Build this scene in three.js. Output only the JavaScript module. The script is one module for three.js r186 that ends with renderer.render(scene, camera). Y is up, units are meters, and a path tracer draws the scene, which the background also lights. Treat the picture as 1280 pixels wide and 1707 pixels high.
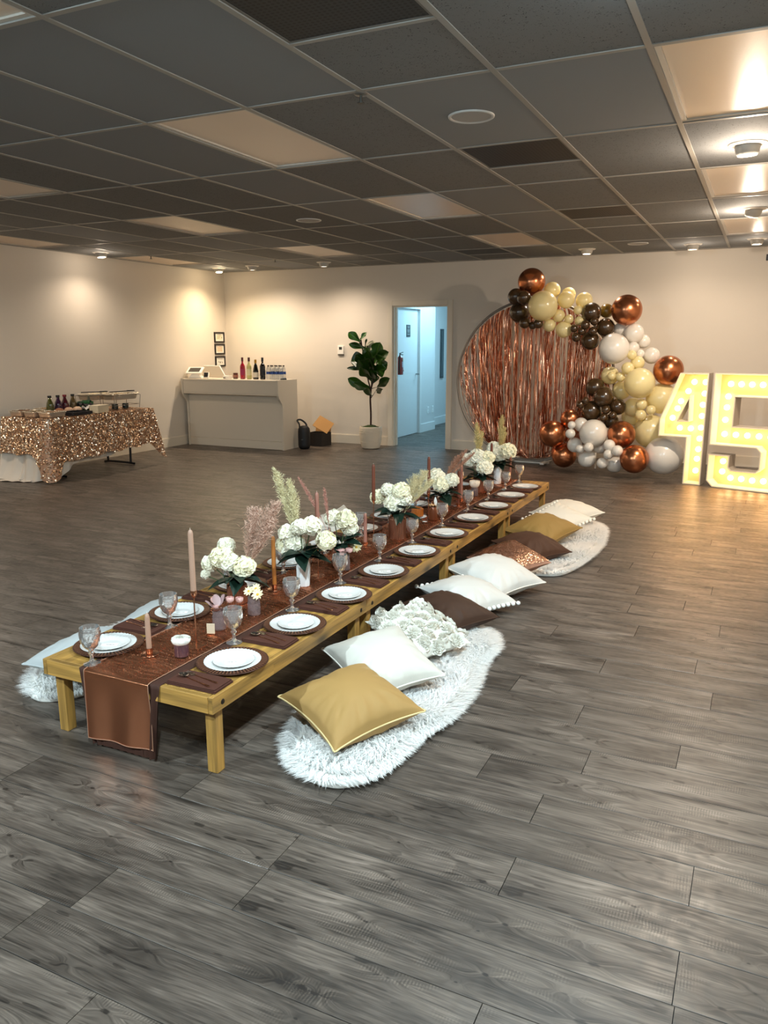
import * as THREE from 'three';
import { RoundedBoxGeometry } from 'three/addons/geometries/RoundedBoxGeometry.js';
import { mergeGeometries, toCreasedNormals } from 'three/addons/utils/BufferGeometryUtils.js';
import { RectAreaLightUniformsLib } from 'three/addons/lights/RectAreaLightUniformsLib.js';

RectAreaLightUniformsLib.init();
const scene = new THREE.Scene();
// ---------- camera
const camera = new THREE.PerspectiveCamera(2 * Math.atan(853.5 / 1304.5) * 180 / Math.PI, 1280 / 1707, 0.05, 60);
camera.position.set(0, 1.51, 0);
camera.rotation.order = 'YXZ';
camera.rotation.set(-0.212888, 0.44685, -0.001759);
// ---------- sky outside (closed room: it lights nothing) and exposure
scene.background = new THREE.Color(0.02, 0.02, 0.025);
const renderer = new THREE.WebGLRenderer({ antialias: true });
renderer.toneMapping = THREE.LinearToneMapping;
renderer.toneMappingExposure = 1.0;
renderer.shadowMap.enabled = true;
renderer.shadowMap.type = THREE.PCFSoftShadowMap;
// ---------- light levels of the fittings (each lamp's light is made in its builder)
const WARM = new THREE.Color(1, 0.83, 0.65), AMBER = new THREE.Color(1, 0.78, 0.48), NEUTRAL = new THREE.Color(0.77, 0.98, 1.08), COOL = new THREE.Color(0.42, 0.80, 1);
const LAMP = { wall: 8.0, corner: 6.2, row: 13, near: 47, hall: 23, bulb: 0.0085 };
// ---------- room measures
const CEIL = 2.605, BACK = -10.6, LEFT = -7.9, RIGHT = 0.8, FRONT = 2.62, TOP = 0.312;

// ---------- helpers
let seed = 7;
function rnd() { seed = (seed + 0x6d2b79f5) | 0; let t = Math.imul(seed ^ (seed >>> 15), 1 | seed); t = (t + Math.imul(t ^ (t >>> 7), 61 | t)) ^ t; return ((t ^ (t >>> 14)) >>> 0) / 4294967296; }
const rr = (a, b) => a + (b - a) * rnd();
const V = (x, y, z) => new THREE.Vector3(x, y, z);
const lerp = (a, b, t) => a + (b - a) * t, clamp = (v, a, b) => Math.min(b, Math.max(a, v));
const smooth = (a, b, x) => { const t = clamp((x - a) / (b - a), 0, 1); return t * t * (3 - 2 * t); };
function hash(x, y) { let h = Math.imul(x, 374761393) + Math.imul(y, 668265263) | 0; h = Math.imul(h ^ (h >>> 13), 1274126177); return ((h ^ (h >>> 16)) >>> 0) / 4294967296; }
function noise(x, y) {
  const ix = Math.floor(x), iy = Math.floor(y), fx = x - ix, fy = y - iy, u = fx * fx * (3 - 2 * fx), v = fy * fy * (3 - 2 * fy);
  const a = hash(ix, iy), b = hash(ix + 1, iy), c = hash(ix, iy + 1), d = hash(ix + 1, iy + 1);
  return a + (b - a) * u + (c - a) * v + (a - b - c + d) * u * v;
}
const fbm = (x, y, n = 3) => { let s = 0, a = 0.5, t = 0; for (let i = 0; i < n; i++) { s += a * noise(x, y); t += a; x = x * 2.03 + 17; y = y * 2.03 + 31; a *= 0.5; } return s / t; };
const used = new Map();
function numbered(name) { const n = used.get(name) ?? 0; used.set(name, n + 1); return n ? name + '_' + String(n).padStart(3, '0') : name; }
function tag(o, label, category, group) { o.userData.label = label; o.userData.category = category; if (group) o.userData.group = group; return o; }
function shadows(m) { m.castShadow = true; m.receiveShadow = true; return m; }
function thing(name, label, category, p = [0, 0, 0], turn = 0, group) {
  const o = new THREE.Group(); o.name = numbered(name); o.position.set(...p); o.rotation.y = turn; scene.add(o);
  return tag(o, label, category, group);
}
function part(name, geo, mat, parent, label) {
  const m = shadows(new THREE.Mesh(geo, mat)); m.name = name; parent.add(m); if (label) m.userData.label = label; return m;
}
function solo(name, geo, mat, label, category, p = [0, 0, 0], turn = 0, group) {
  const m = shadows(new THREE.Mesh(geo, mat)); m.name = numbered(name); m.position.set(...p); m.rotation.y = turn; scene.add(m);
  return tag(m, label, category, group);
}
function struct(name, geo, mat) { const m = shadows(new THREE.Mesh(geo, mat)); m.name = name; m.userData.kind = 'structure'; scene.add(m); return m; }
function copyOf(root, label, p, turn = 0, group) {
  const c = root.clone(); c.name = numbered(root.name.replace(/_\d{3}$/, '')); c.position.set(...p); c.rotation.y = turn; scene.add(c);
  c.userData = { ...root.userData, label }; if (group) c.userData.group = group; return c;
}
const ord = ['first', 'second', 'third', 'fourth', 'fifth', 'sixth', 'seventh', 'eighth', 'ninth', 'tenth'];
// geometry
function metreUV(g, along = 'x', ox = 0, oy = 0) {           // box-projected uv in metres, u along the given axis
  const p = g.attributes.position, n = g.attributes.normal, uv = new Float32Array(p.count * 2);
  for (let i = 0; i < p.count; i++) {
    const x = p.getX(i), y = p.getY(i), z = p.getZ(i), ax = Math.abs(n.getX(i)), ay = Math.abs(n.getY(i)), az = Math.abs(n.getZ(i));
    let a, b;
    if (ay >= ax && ay >= az) { a = x; b = z; } else if (ax >= az) { a = z; b = y; } else { a = x; b = y; }
    if (along === 'z' && ay >= ax && ay >= az) { const t = a; a = b; b = t; }
    if (along === 'y' && !(ay >= ax && ay >= az)) { const t = a; a = b; b = t; }
    uv[i * 2] = a + ox; uv[i * 2 + 1] = b + oy;
  }
  g.setAttribute('uv', new THREE.BufferAttribute(uv, 2)); return g;
}
const bx = (w, h, d, x = 0, y = 0, z = 0, along = 'x') => metreUV(new THREE.BoxGeometry(w, h, d).translate(x, y, z), along);
const rb = (w, h, d, x = 0, y = 0, z = 0, r = 0.004, along = 'x', s = 2) => metreUV(new RoundedBoxGeometry(w, h, d, s, Math.min(r, w / 2.01, h / 2.01, d / 2.01)).translate(x, y, z), along, rnd(), rnd());
const span = (x0, x1, y0, y1, z0, z1, along) => bx(x1 - x0, y1 - y0, z1 - z0, (x0 + x1) / 2, (y0 + y1) / 2, (z0 + z1) / 2, along);
const cyl = (r0, r1, h, x = 0, y = 0, z = 0, s = 24) => new THREE.CylinderGeometry(r1, r0, h, s).translate(x, y + h / 2, z);   // from y upwards
const lathe = (pts, s = 32) => new THREE.LatheGeometry(pts.map(([r, y]) => new THREE.Vector2(Math.max(r, 1e-5), y)), s);
const ball = (r, x = 0, y = 0, z = 0, s = 16) => new THREE.SphereGeometry(r, s, Math.max(6, s * 0.7 | 0)).translate(x, y, z);
function tube(pts, r, seg = 16, rs = 8, closed = false) { return new THREE.TubeGeometry(new THREE.CatmullRomCurve3(pts.map((p) => p.isVector3 ? p : V(...p)), closed), seg, r, rs, closed); }
function rod(a, b, r, r2 = r, s = 8) {
  const A = V(...a), B = V(...b), d = B.clone().sub(A), L = d.length();
  return new THREE.CylinderGeometry(r2, r, L, s).applyQuaternion(new THREE.Quaternion().setFromUnitVectors(V(0, 1, 0), d.normalize())).translate((a[0] + b[0]) / 2, (a[1] + b[1]) / 2, (a[2] + b[2]) / 2);
}
function merge(list) { return mergeGeometries(list.map((g) => { g = g.index ? g.toNonIndexed() : g; for (const k of Object.keys(g.attributes)) if (!['position', 'normal', 'uv'].includes(k)) g.deleteAttribute(k); return g; })); }
function surf(nu, nv, f, wrapU = false) {                      // grid surface from f(u, v) -> [x, y, z]
  const P = [], U = [], I = [];
  for (let j = 0; j <= nv; j++) for (let i = 0; i <= nu; i++) { const p = f(i / nu, j / nv); P.push(p[0], p[1], p[2]); U.push(i / nu, j / nv); }
  for (let j = 0; j < nv; j++) for (let i = 0; i < nu; i++) { const a = j * (nu + 1) + i, b = a + 1, c = a + nu + 1, d = c + 1; I.push(a, c, b, b, c, d); }
  const g = new THREE.BufferGeometry(); g.setAttribute('position', new THREE.Float32BufferAttribute(P, 3)); g.setAttribute('uv', new THREE.Float32BufferAttribute(U, 2)); g.setIndex(I); g.computeVertexNormals();
  return g;
}
function latheMod(profile, seg, f) {                           // lathe whose radius and height change with the angle
  return surf(seg, profile.length - 1, (u, v) => {
    const k = Math.round(v * (profile.length - 1)), a = u * Math.PI * 2; let [r, y] = profile[k]; [r, y] = f(a, k, r, y);
    return [Math.sin(a) * r, y, Math.cos(a) * r];
  });
}
function extrude(pts, depth, bevel = 0, holes = []) {
  const sh = new THREE.Shape(pts.map(([x, y]) => new THREE.Vector2(x, y)));
  for (const h of holes) sh.holes.push(new THREE.Path(h.map(([x, y]) => new THREE.Vector2(x, y))));
  return new THREE.ExtrudeGeometry(sh, { depth, bevelEnabled: bevel > 0, bevelSize: bevel, bevelThickness: bevel, bevelSegments: 2, curveSegments: 12 });
}
// materials and textures
function std(color, roughness = 0.6, o = {}) { return new THREE.MeshStandardMaterial({ color: new THREE.Color(color), roughness, ...o }); }
function phys(color, roughness = 0.5, o = {}) { return new THREE.MeshPhysicalMaterial({ color: new THREE.Color(color), roughness, ...o }); }
function dataTex(w, h, f, srgb = true, repeat = true) {
  const d = new Uint8Array(w * h * 4);
  for (let y = 0; y < h; y++) for (let x = 0; x < w; x++) { const c = f(x, y), i = (y * w + x) * 4; if (c.length) { d[i] = c[0]; d[i + 1] = c[1]; d[i + 2] = c[2]; } else d[i] = d[i + 1] = d[i + 2] = c; d[i + 3] = 255; }
  const t = new THREE.DataTexture(d, w, h); t.magFilter = THREE.LinearFilter; t.minFilter = THREE.LinearMipmapLinearFilter; t.generateMipmaps = true;
  if (repeat) t.wrapS = t.wrapT = THREE.RepeatWrapping; if (srgb) t.colorSpace = THREE.SRGBColorSpace; t.needsUpdate = true; return t;
}
function canvasTex(w, h, draw) { const c = document.createElement('canvas'); c.width = w; c.height = h; draw(c.getContext('2d')); const t = new THREE.CanvasTexture(c); t.colorSpace = THREE.SRGBColorSpace; return t; }
const scaled = (t, sx, sy) => { const c = t.clone(); c.repeat.set(sx, sy); c.needsUpdate = true; return c; };
// ================================================= floor
const PL = 1.122, PW = 0.1835, Z0 = -1.494;                    // laminate plank length, width, first joint line
const BANDS = 6;
const plankTone = [1.0, 0.9, 1.1, 0.96, 1.05, 0.86];
const knots = []; for (let b = 0; b < BANDS; b++) for (let k = 0; k < 5; k++) knots.push([b, rr(0.04, 0.96), rr(0.15, 0.85), rr(0.008, 0.02), rr(0.5, 1)]);
const plankRough = new Uint8Array(1024 * 1024 * 4);
const plankMap = dataTex(2048, 2048, (px, py) => {
  const b = Math.min(BANDS - 1, Math.floor(py / 2048 * BANDS)), u = px / 2048 * PL, v = (py / 2048 * BANDS - b) * PW;
  const o = b * 37.3;
  let warp = (fbm(u * 2.2 + o, v * 7 + o, 2) - 0.5) * 0.035, kd = 0, ks = 0;
  for (const k of knots) if (k[0] === b) {
    const dx = (u - k[1] * PL) * 0.45, dy = v - k[2] * PW, d = Math.sqrt(dx * dx + dy * dy);
    if (d < 0.05) { const w = Math.exp(-d * d / (2 * k[3] * k[3])); warp += w * 0.02 * (dy > 0 ? 1 : -1); kd = Math.max(kd, (1 - smooth(k[3] * 0.22, k[3] * 0.55, d + 0.004 * noise(u * 120, v * 120))) * k[4]); ks = Math.max(ks, w * 0.4); }
  }
  const vv = v + warp;
  let L = 0.5 + (fbm(u * 1.6 + o, vv * 26 + o, 3) - 0.5) * 0.36 + (fbm(u * 6 + o, v * 20 + o, 3) - 0.5) * 0.46;                           // broad streaks
  L += (noise(u * 9 + o, vv * 210) - 0.5) * 0.30 + (noise(u * 26 + o, vv * 620 + o) - 0.5) * 0.26;   // grain
  const ring = Math.sin((vv * 150 + fbm(u * 2 + o, vv * 14, 2) * 16)); L += ring * 0.055 * smooth(0.4, 0.7, noise(u * 3 + o + 9, v * 8));
  const saw = smooth(0.56, 0.74, fbm(u * 5.5 + o + 50, v * 15 + o, 2)); L += saw * (Math.sin(u * 6.2832 / 0.0085 + noise(u * 26, v * 40) * 4) * 0.15 + 0.06) * smooth(0.15, 0.8, noise(u * 45, vv * 240));
  const crack = smooth(0.74, 0.82, noise(u * 15 + o + 80, vv * 85 + o)) * smooth(0.58, 0.72, noise(u * 4 + o, v * 13 + 7)); L -= crack * 0.24;
  L -= kd * 0.55 + ks * 0.16; L += smooth(0.62, 0.8, fbm(u * 3 + o + 120, v * 18 + o, 3)) * 0.16 - smooth(0.6, 0.8, fbm(u * 3.4 + o + 170, v * 14 + o, 3)) * 0.18; L *= plankTone[b];
  L = clamp(L, 0, 1);
  if (!(px & 1) && !(py & 1)) { const i = ((py >> 1) * 1024 + (px >> 1)) * 4, r = clamp(108 - L * 36 + noise(u * 60, v * 60) * 26, 0, 255); plankRough[i] = plankRough[i + 1] = plankRough[i + 2] = r; plankRough[i + 3] = 255; }
  return [35 + L * 94, 29.5 + L * 86, 25 + L * 79];
});
const roughTex = new THREE.DataTexture(plankRough, 1024, 1024); roughTex.magFilter = THREE.LinearFilter; roughTex.wrapS = roughTex.wrapT = THREE.RepeatWrapping; roughTex.needsUpdate = true;
const plankMat = new THREE.MeshStandardMaterial({ map: plankMap, roughnessMap: roughTex, roughness: 1, bumpMap: plankMap, bumpScale: 0.0004 });
const seamMat = std('#1b1917', 0.8);
const floor = struct('floor', span(LEFT - 0.15, RIGHT + 0.15, -0.2, -0.008, -15.2, FRONT + 0.15), seamMat);
function plankGeo(band, flip) {
  const t = 0.0079, w = PW - 0.0024, l = PL - 0.0024, c = 0.0005, P = [], U = [], I = [];
  const rows = [[-w / 2, -t], [-w / 2, -c], [-w / 2 + c, 0], [w / 2 - c, 0], [w / 2, -c], [w / 2, -t]];
  for (const x of [-l / 2, l / 2]) for (const [z, y] of rows) {
    P.push(x, y, z); const u = x / PL + 0.5, v = (band + clamp(z / PW + 0.5, 0.012, 0.988)) / BANDS; U.push(flip ? 1 - u : u, flip ? (2 * band + 1) / BANDS - v : v);
  }
  for (let i = 0; i < 5; i++) { const a = i, b = i + 1, c2 = i + 6, d = i + 7; I.push(a, b, c2, b, d, c2); }
  for (const o of [0, 6]) for (let i = 1; i < 5; i++) o ? I.push(o, o + i, o + i + 1) : I.push(o, o + i + 1, o + i);
  let g = new THREE.BufferGeometry(); g.setAttribute('position', new THREE.Float32BufferAttribute(P, 3)); g.setAttribute('uv', new THREE.Float32BufferAttribute(U, 2)); g.setIndex(I);
  g = g.toNonIndexed(); g.computeVertexNormals(); return g;
}
const plankVariants = []; for (let b = 0; b < BANDS; b++) for (const f of [0, 1]) plankVariants.push(plankGeo(b, f));
const jointAt = [-0.533, -0.462, -0.056, -0.062, -0.541, -0.056, -0.551, -0.794, -0.463, -0.161, -0.564, -0.893, -0.078, -0.57, -0.168, -0.891, -0.493, -0.091, -0.585, -0.3, -0.59, -0.172];
{
  const rest = [];
  const cam = new THREE.Matrix4().makeRotationFromEuler(camera.rotation).invert();
  for (let row = -24; row < 75; row++) {
    const z = Z0 - (row + 0.5) * PW; if (z > FRONT + 0.1) continue;
    let j = row >= -2 && row < 20 ? jointAt[row + 2] : -rnd() * PL;
    const off = ((j % PL) + PL) % PL;
    for (let k = -9; k < 3; k++) {
      const xc = off + k * PL + PL / 2, a = Math.max(LEFT - 0.1, xc - PL / 2), b = Math.min(RIGHT + 0.1, xc + PL / 2);
      if (b - a < 0.02 || z < -15.1) continue;
      if (z < BACK - 0.02 && (xc < -6.4 || xc > -3.2)) continue;
      const g = plankVariants[Math.floor(rnd() * 12)];
      const s = (b - a) / PL, cx = (a + b) / 2, q = V(clamp(0, a, b), -1.51, z).applyMatrix4(cam), near = z > -6.3 && z < -1.0;
      let seen = false;
      for (let t = 0; t <= 4; t++) { const w = V(lerp(a, b, t / 4), -1.51, z).applyMatrix4(cam); if (w.z < 0 && Math.abs(w.x / w.z) < 0.52 && Math.abs(w.y / w.z) < 0.69) seen = true; }
      if (near && seen) { const m = part('plank', g, plankMat, floor); m.position.set(cx, 0, z); m.scale.x = s; }
      else { const c = g.clone(); c.scale(s, 1, 1).translate(cx, 0, z); rest.push(c); }
    }
  }
  const m = part('plank_field', mergeGeometries(rest), plankMat, floor); m.userData.kind = 'stuff';
}
// ================================================= walls
const wallBump = dataTex(512, 512, (x, y) => 110 + (noise(x / 5, y / 5) * 0.5 + noise(x / 11 + 9, y / 11) * 0.5) * 120, false);
const wallMat = std('#dcd2c4', 0.62, { bumpMap: scaled(wallBump, 2.2, 2.2), bumpScale: 0.0008 });
const hallMat = std('#d8dadb', 0.6, { bumpMap: scaled(wallBump, 2.2, 2.2), bumpScale: 0.0008 });
const trimMat = std('#ddd3c2', 0.42);
const DX0 = -4.93, DX1 = -4.07, DH = 2.03;                     // door opening in the back wall
struct('wall_back', merge([span(LEFT - 0.15, DX0, 0, CEIL + 0.1, BACK - 0.12, BACK), span(DX1, RIGHT + 0.15, 0, CEIL + 0.1, BACK - 0.12, BACK), span(DX0, DX1, DH, CEIL + 0.1, BACK - 0.12, BACK)]), wallMat);
struct('wall_left', span(LEFT - 0.15, LEFT, 0, CEIL + 0.1, BACK, FRONT + 0.15), wallMat);
struct('wall_right', span(RIGHT, RIGHT + 0.15, 0, CEIL + 0.1, BACK, FRONT + 0.15), wallMat);
struct('wall_front', span(LEFT, RIGHT, 0, CEIL + 0.1, FRONT, FRONT + 0.15), wallMat);
const skirting = (x0, x1, z0, z1, dx, dz) => merge([span(x0, x1, 0.0005, 0.128, z0, z1), dx ? span(x0, (x0 + x1) / 2, 0.128, 0.136, z0, z1) : span(x0, x1, 0.128, 0.136, z0, (z0 + z1) / 2)]);
struct('baseboard_left', skirting(LEFT, LEFT + 0.016, BACK + 0.017, FRONT, 1), trimMat);
struct('baseboard_back', skirting(LEFT, DX0 - 0.072, BACK, BACK + 0.016, 0), trimMat);
struct('baseboard_back_right', skirting(DX1 + 0.072, RIGHT, BACK, BACK + 0.016, 0), trimMat);
// door frame around the opening (no leaf hangs in it)
const frame = struct('door_1', merge([rb(0.07, DH + 0.07, 0.03, DX0 - 0.035, (DH + 0.07) / 2, BACK + 0.015, 0.005), rb(0.07, DH + 0.07, 0.03, DX1 + 0.035, (DH + 0.07) / 2, BACK + 0.015, 0.005), rb(DX1 - DX0, 0.07, 0.03, (DX0 + DX1) / 2, DH + 0.035, BACK + 0.015, 0.005)]), trimMat);
part('jamb', merge([span(DX0, DX0 + 0.02, 0.001, DH, BACK - 0.13, BACK + 0.004), span(DX1 - 0.02, DX1, 0.001, DH, BACK - 0.13, BACK + 0.004), span(DX0 + 0.02, DX1 - 0.02, DH - 0.02, DH, BACK - 0.13, BACK + 0.004), span(DX0 + 0.02, DX0 + 0.034, 0.001, DH - 0.02, BACK - 0.09, BACK - 0.05), span(DX1 - 0.034, DX1 - 0.02, 0.001, DH - 0.02, BACK - 0.09, BACK - 0.05)]), trimMat, frame);
// ================================================= hallway behind the opening
const HX = -5.25;
const hw = struct('wall_hall_left', merge([span(HX - 0.12, HX, 0, CEIL, -11.359, BACK - 0.12), span(HX - 0.12, HX, 2.111, CEIL, -12.401, -11.359), span(HX - 0.12, HX, 0, CEIL, -13.04, -12.401), span(-5.62, HX - 0.12, 0, CEIL, -13.04, -12.92)]), hallMat);
struct('wall_hall_far', merge([span(-5.62, -5.5, 0, CEIL, -15.2, -13.04), span(-5.5, -3.7, 0, CEIL, -15.2, -15.08)]), hallMat);
struct('wall_hall_right', span(-3.7, -3.58, 0, CEIL, -15.2, BACK - 0.12), hallMat);
struct('ceiling_hall', span(-5.62, -3.58, CEIL, CEIL + 0.1, -15.2, BACK - 0.12), hallMat);
struct('baseboard_hall', merge([span(HX, HX + 0.016, 0.0005, 0.14, -11.36, BACK - 0.121), span(HX, HX + 0.016, 0.0005, 0.14, -13.04, -12.40), span(-5.5, -5.484, 0.0005, 0.14, -15.08, -13.05)]), std('#e4e6e6', 0.45));
const hd = struct('door_2', merge([span(HX - 0.1, HX + 0.018, 0.0005, 2.11, -11.42, -11.36), span(HX - 0.1, HX + 0.018, 0.0005, 2.11, -12.40, -12.33), span(HX - 0.1, HX + 0.018, 2.05, 2.11, -12.33, -11.42)]), std('#e2e4e4', 0.4));
part('door_leaf', rb(0.04, 2.042, 0.908, HX - 0.045, 1.027, -11.875, 0.002), std('#dfe3e5', 0.38), hd);
part('door_handle', merge([rod([HX - 0.03, 1.0, -12.25], [HX + 0.03, 1.0, -12.25], 0.011), rod([HX + 0.03, 1.0, -12.25], [HX + 0.03, 1.0, -12.14], 0.009)]), std('#9a9a98', 0.3, { metalness: 1 }), hd);
const signTex = canvasTex(128, 160, (c) => {
  c.fillStyle = '#4a5357'; c.fillRect(0, 0, 128, 160); c.fillStyle = '#aab6ba';
  for (const [y, w] of [[18, 84], [34, 60], [62, 92], [78, 92], [94, 70], [124, 88]]) c.fillRect((128 - w) / 2, y, w, 7);
});
{
  const s = thing('door_sign', 'small dark grey door sign with pale lines on the white hallway door', 'sign', [HX - 0.022, 1.70, -11.93]);
  part('panel', bx(0.006, 0.19, 0.15), std('#4a5357', 0.5), s);
  const g = new THREE.PlaneGeometry(0.14, 0.18).rotateY(Math.PI / 2).translate(0.0036, 0, 0); part('print', g, std('#ffffff', 0.5, { map: signTex }), s);
}
{
  const plateMat = std('#f2f4f4', 0.35);
  for (const [z, l] of [[-12.74, 'white wall outlet plate on the hallway wall, the one nearer the door frame'], [-12.95, 'white wall outlet plate on the hallway wall, the one nearer the corner']]) {
    const s = thing('outlet_plate', l, 'outlet', [HX, 0.36, z]);
    part('plate', rb(0.006, 0.12, 0.075, 0.0032, 0, 0, 0.003), plateMat, s);
    for (const y of [0.026, -0.026]) part('socket', rb(0.004, 0.03, 0.034, 0.0065, y, 0), std('#dfe2e2', 0.4), s);
  }
  const w = thing('hall_mirror', 'tall narrow dark panel on the far hallway wall', 'mirror', [-5.5, 1.31, -13.98]);
  part('frame', rb(0.022, 0.90, 0.15, 0.011, 0, 0, 0.004), std('#39454a', 0.5), w);
  part('glass', bx(0.004, 0.85, 0.105, 0.0245, 0, 0), std('#4c6068', 0.12, { metalness: 0.6 }), w);
}
{
  const h = thing('hall_light', 'cool white light panel on the hallway ceiling', 'light', [-4.55, CEIL, -12.6]);
  part('frame', bx(0.64, 0.03, 1.24, 0, -0.016, 0), std('#ffffff', 0.4), h);
  part('diffuser', bx(0.56, 0.006, 1.16, 0, -0.034, 0), std('#ffffff', 0.5, { emissive: COOL, emissiveIntensity: 2.2 }), h);
  const l = new THREE.RectAreaLight(COOL, LAMP.hall, 0.56, 1.16); l.position.set(0, -0.045, 0); l.rotation.x = -Math.PI / 2; h.add(l);
}
// ================================================= ceiling
const GX = (k) => -0.503 - 0.612 * k, GZ = (k) => -3.37 - 1.19 * k;
const tileTex = dataTex(512, 1024, (x, y) => { const d = noise(x / 3.2, y / 3.2), m = noise(x / 14 + 40, y / 14); const pit = smooth(0.80, 0.90, d) * smooth(0.35, 0.6, m); const s = noise(x * 0.9, y * 0.9); return [186 - pit * 95 + s * 12, 184 - pit * 95 + s * 12, 180 - pit * 95 + s * 12]; });
const tileMat = std('#9c9fa3', 0.9, { map: tileTex, bumpMap: tileTex, bumpScale: 0.002 });
const tilePlain = std('#818487', 0.85, { bumpMap: scaled(wallBump, 3, 6), bumpScale: 0.0006 });
const barMat = std('#9c9891', 0.5);
const ceiling = struct('ceiling', span(LEFT - 0.15, RIGHT + 0.15, CEIL + 0.1, CEIL + 0.25, BACK - 0.12, FRONT + 0.15), std('#8a8884', 0.9));
function tileGeo(w, l) { const g = new THREE.BoxGeometry(w, 0.016, l).translate(0, 0.008, 0), p = g.attributes.position, uv = g.attributes.uv; for (let i = 0; i < p.count; i++) uv.setXY(i, p.getX(i) / 0.61 + 0.5, p.getZ(i) / 1.19 + 0.5); return g; }
const tileFull = tileGeo(0.586, 1.164), tileHalf = tileGeo(0.586, 0.571);
const isPanel = (c, r) => [-1, 3, 7, 11].includes(c) && [-4, -2, 0, 2, 4].includes(r);
const vents = [[1, -1], [1, 1], [1, 3], [4, 5], [7, 5]];
const plain = new Set(['5,-1', '2,-1', '3,-1', '1,0', '0,0', '4,-1', '4,0', '4,1', '5,0']);
for (let c = -2; c < 12; c++) for (let r = -5; r < 6; r++) {
  const x = GX(c) - 0.306, z = GZ(r) - 0.595;
  if (isPanel(c, r)) continue;
  const m0 = plain.has(c + ',' + r) || (hash(c + 50, r + 50) < 0.2 && r > 1) ? tilePlain : tileMat;
  if (vents.some(([a, b]) => a === c && b === r)) { part('ceiling_tile', tileHalf, m0, ceiling).position.set(x, CEIL, z - 0.2975); continue; }
  part('ceiling_tile', tileFull, m0, ceiling).position.set(x, CEIL, z);
}
for (let k = -2; k <= 12; k++) part('grid_bar', bx(0.026, 0.03, FRONT - BACK - 0.002, GX(k), CEIL + 0.011, (FRONT + BACK) / 2), barMat, ceiling);
for (let k = -4; k <= 6; k++) for (let c = -2; c < 12; c++) part('grid_bar', bx(0.584, 0.03, 0.026, GX(c) - 0.306, CEIL + 0.0112, GZ(k)), barMat, ceiling);
for (const [c, r] of vents) part('grid_bar', bx(0.584, 0.03, 0.024, GX(c) - 0.306, CEIL + 0.0114, GZ(r) - 0.595), barMat, ceiling);
part('wall_angle', merge([span(LEFT + 0.001, LEFT + 0.024, CEIL - 0.002, CEIL + 0.03, BACK + 0.001, FRONT - 0.001), span(LEFT + 0.025, RIGHT - 0.001, CEIL - 0.002, CEIL + 0.03, BACK + 0.001, BACK + 0.024)]), barMat, ceiling);
for (const [c0, c1, r, z0, z1] of [[-2, 12, 6, BACK + 0.025, GZ(6) - 0.014], [-2, 12, -5, GZ(-5) + 0.014, FRONT - 0.002]]) for (let c = c0; c < c1; c++) part('ceiling_tile', bx(0.584, 0.016, z1 - z0, GX(c) - 0.306, CEIL + 0.009, (z0 + z1) / 2), tilePlain, ceiling);
part('ceiling_tile', span(LEFT + 0.025, GX(12) - 0.014, CEIL + 0.001, CEIL + 0.016, BACK + 0.025, FRONT - 0.002), tilePlain, ceiling);
// fluorescent light panels, switched off
{
  const lens = std('#e8d6c2', 0.35, { bumpMap: scaled(wallBump, 6, 6), bumpScale: 0.0006 }), rim = std('#d6cfc4', 0.35);
  const seat = ['nearest the left edge of the photo', 'nearest to the marquee digits', 'in the middle of the ceiling', 'beside the left wall'];
  const names = {
    '3,-2': 'square-edged light panel at the top left corner of the photo, only its corner in view', '3,0': 'large switched-off light panel left of the round ceiling speaker, nearest whole one', '-1,0': 'large switched-off light panel at the upper right edge, in front of the nearest lit spotlight',
    '3,2': 'switched-off light panel in the middle of the ceiling, second in its row', '3,4': 'switched-off light panel above the balloon arch, furthest in the middle row', '-1,2': 'switched-off light panel between the first and second lit spotlights at the right', '-1,4': 'switched-off light panel between the second and third lit spotlights at the right',
    '7,0': 'switched-off light panel at the left edge of the photo, nearest in its row', '7,2': 'switched-off light panel over the floor between buffet and dining table, second in its row', '7,4': 'small looking switched-off light panel above the potted fig and door',
    '11,2': 'switched-off light panel next to the left wall above the buffet table', '11,4': 'switched-off light panel next to the left wall, furthest one toward the corner',
  };
  for (const c of [-1, 3, 7, 11]) for (const r of [-4, -2, 0, 2, 4]) {
    const key = c + ',' + r; if (!names[key]) { part('ceiling_tile', tileFull, tilePlain, ceiling).position.set(GX(c) - 0.306, CEIL, GZ(r) - 0.595); continue; }
    const t = thing('ceiling_light_panel', names[key], 'light panel', [GX(c) - 0.306, CEIL, GZ(r) - 0.595]);
    part('frame', merge([bx(0.584, 0.05, 0.022, 0, 0.027, 0.570), bx(0.584, 0.05, 0.022, 0, 0.027, -0.570), bx(0.022, 0.05, 1.118, 0.281, 0.027, 0), bx(0.022, 0.05, 1.118, -0.281, 0.027, 0)]), rim, t);
    part('diffuser', surf(12, 20, (u, v) => [(u - 0.5) * 0.538, 0.010 - 0.006 * Math.sin(u * Math.PI) * Math.sin(v * Math.PI), (0.5 - v) * 1.116]), lens, t);
    part('housing', bx(0.58, 0.03, 1.16, 0, 0.068, 0), rim, t);
  }
}
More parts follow.
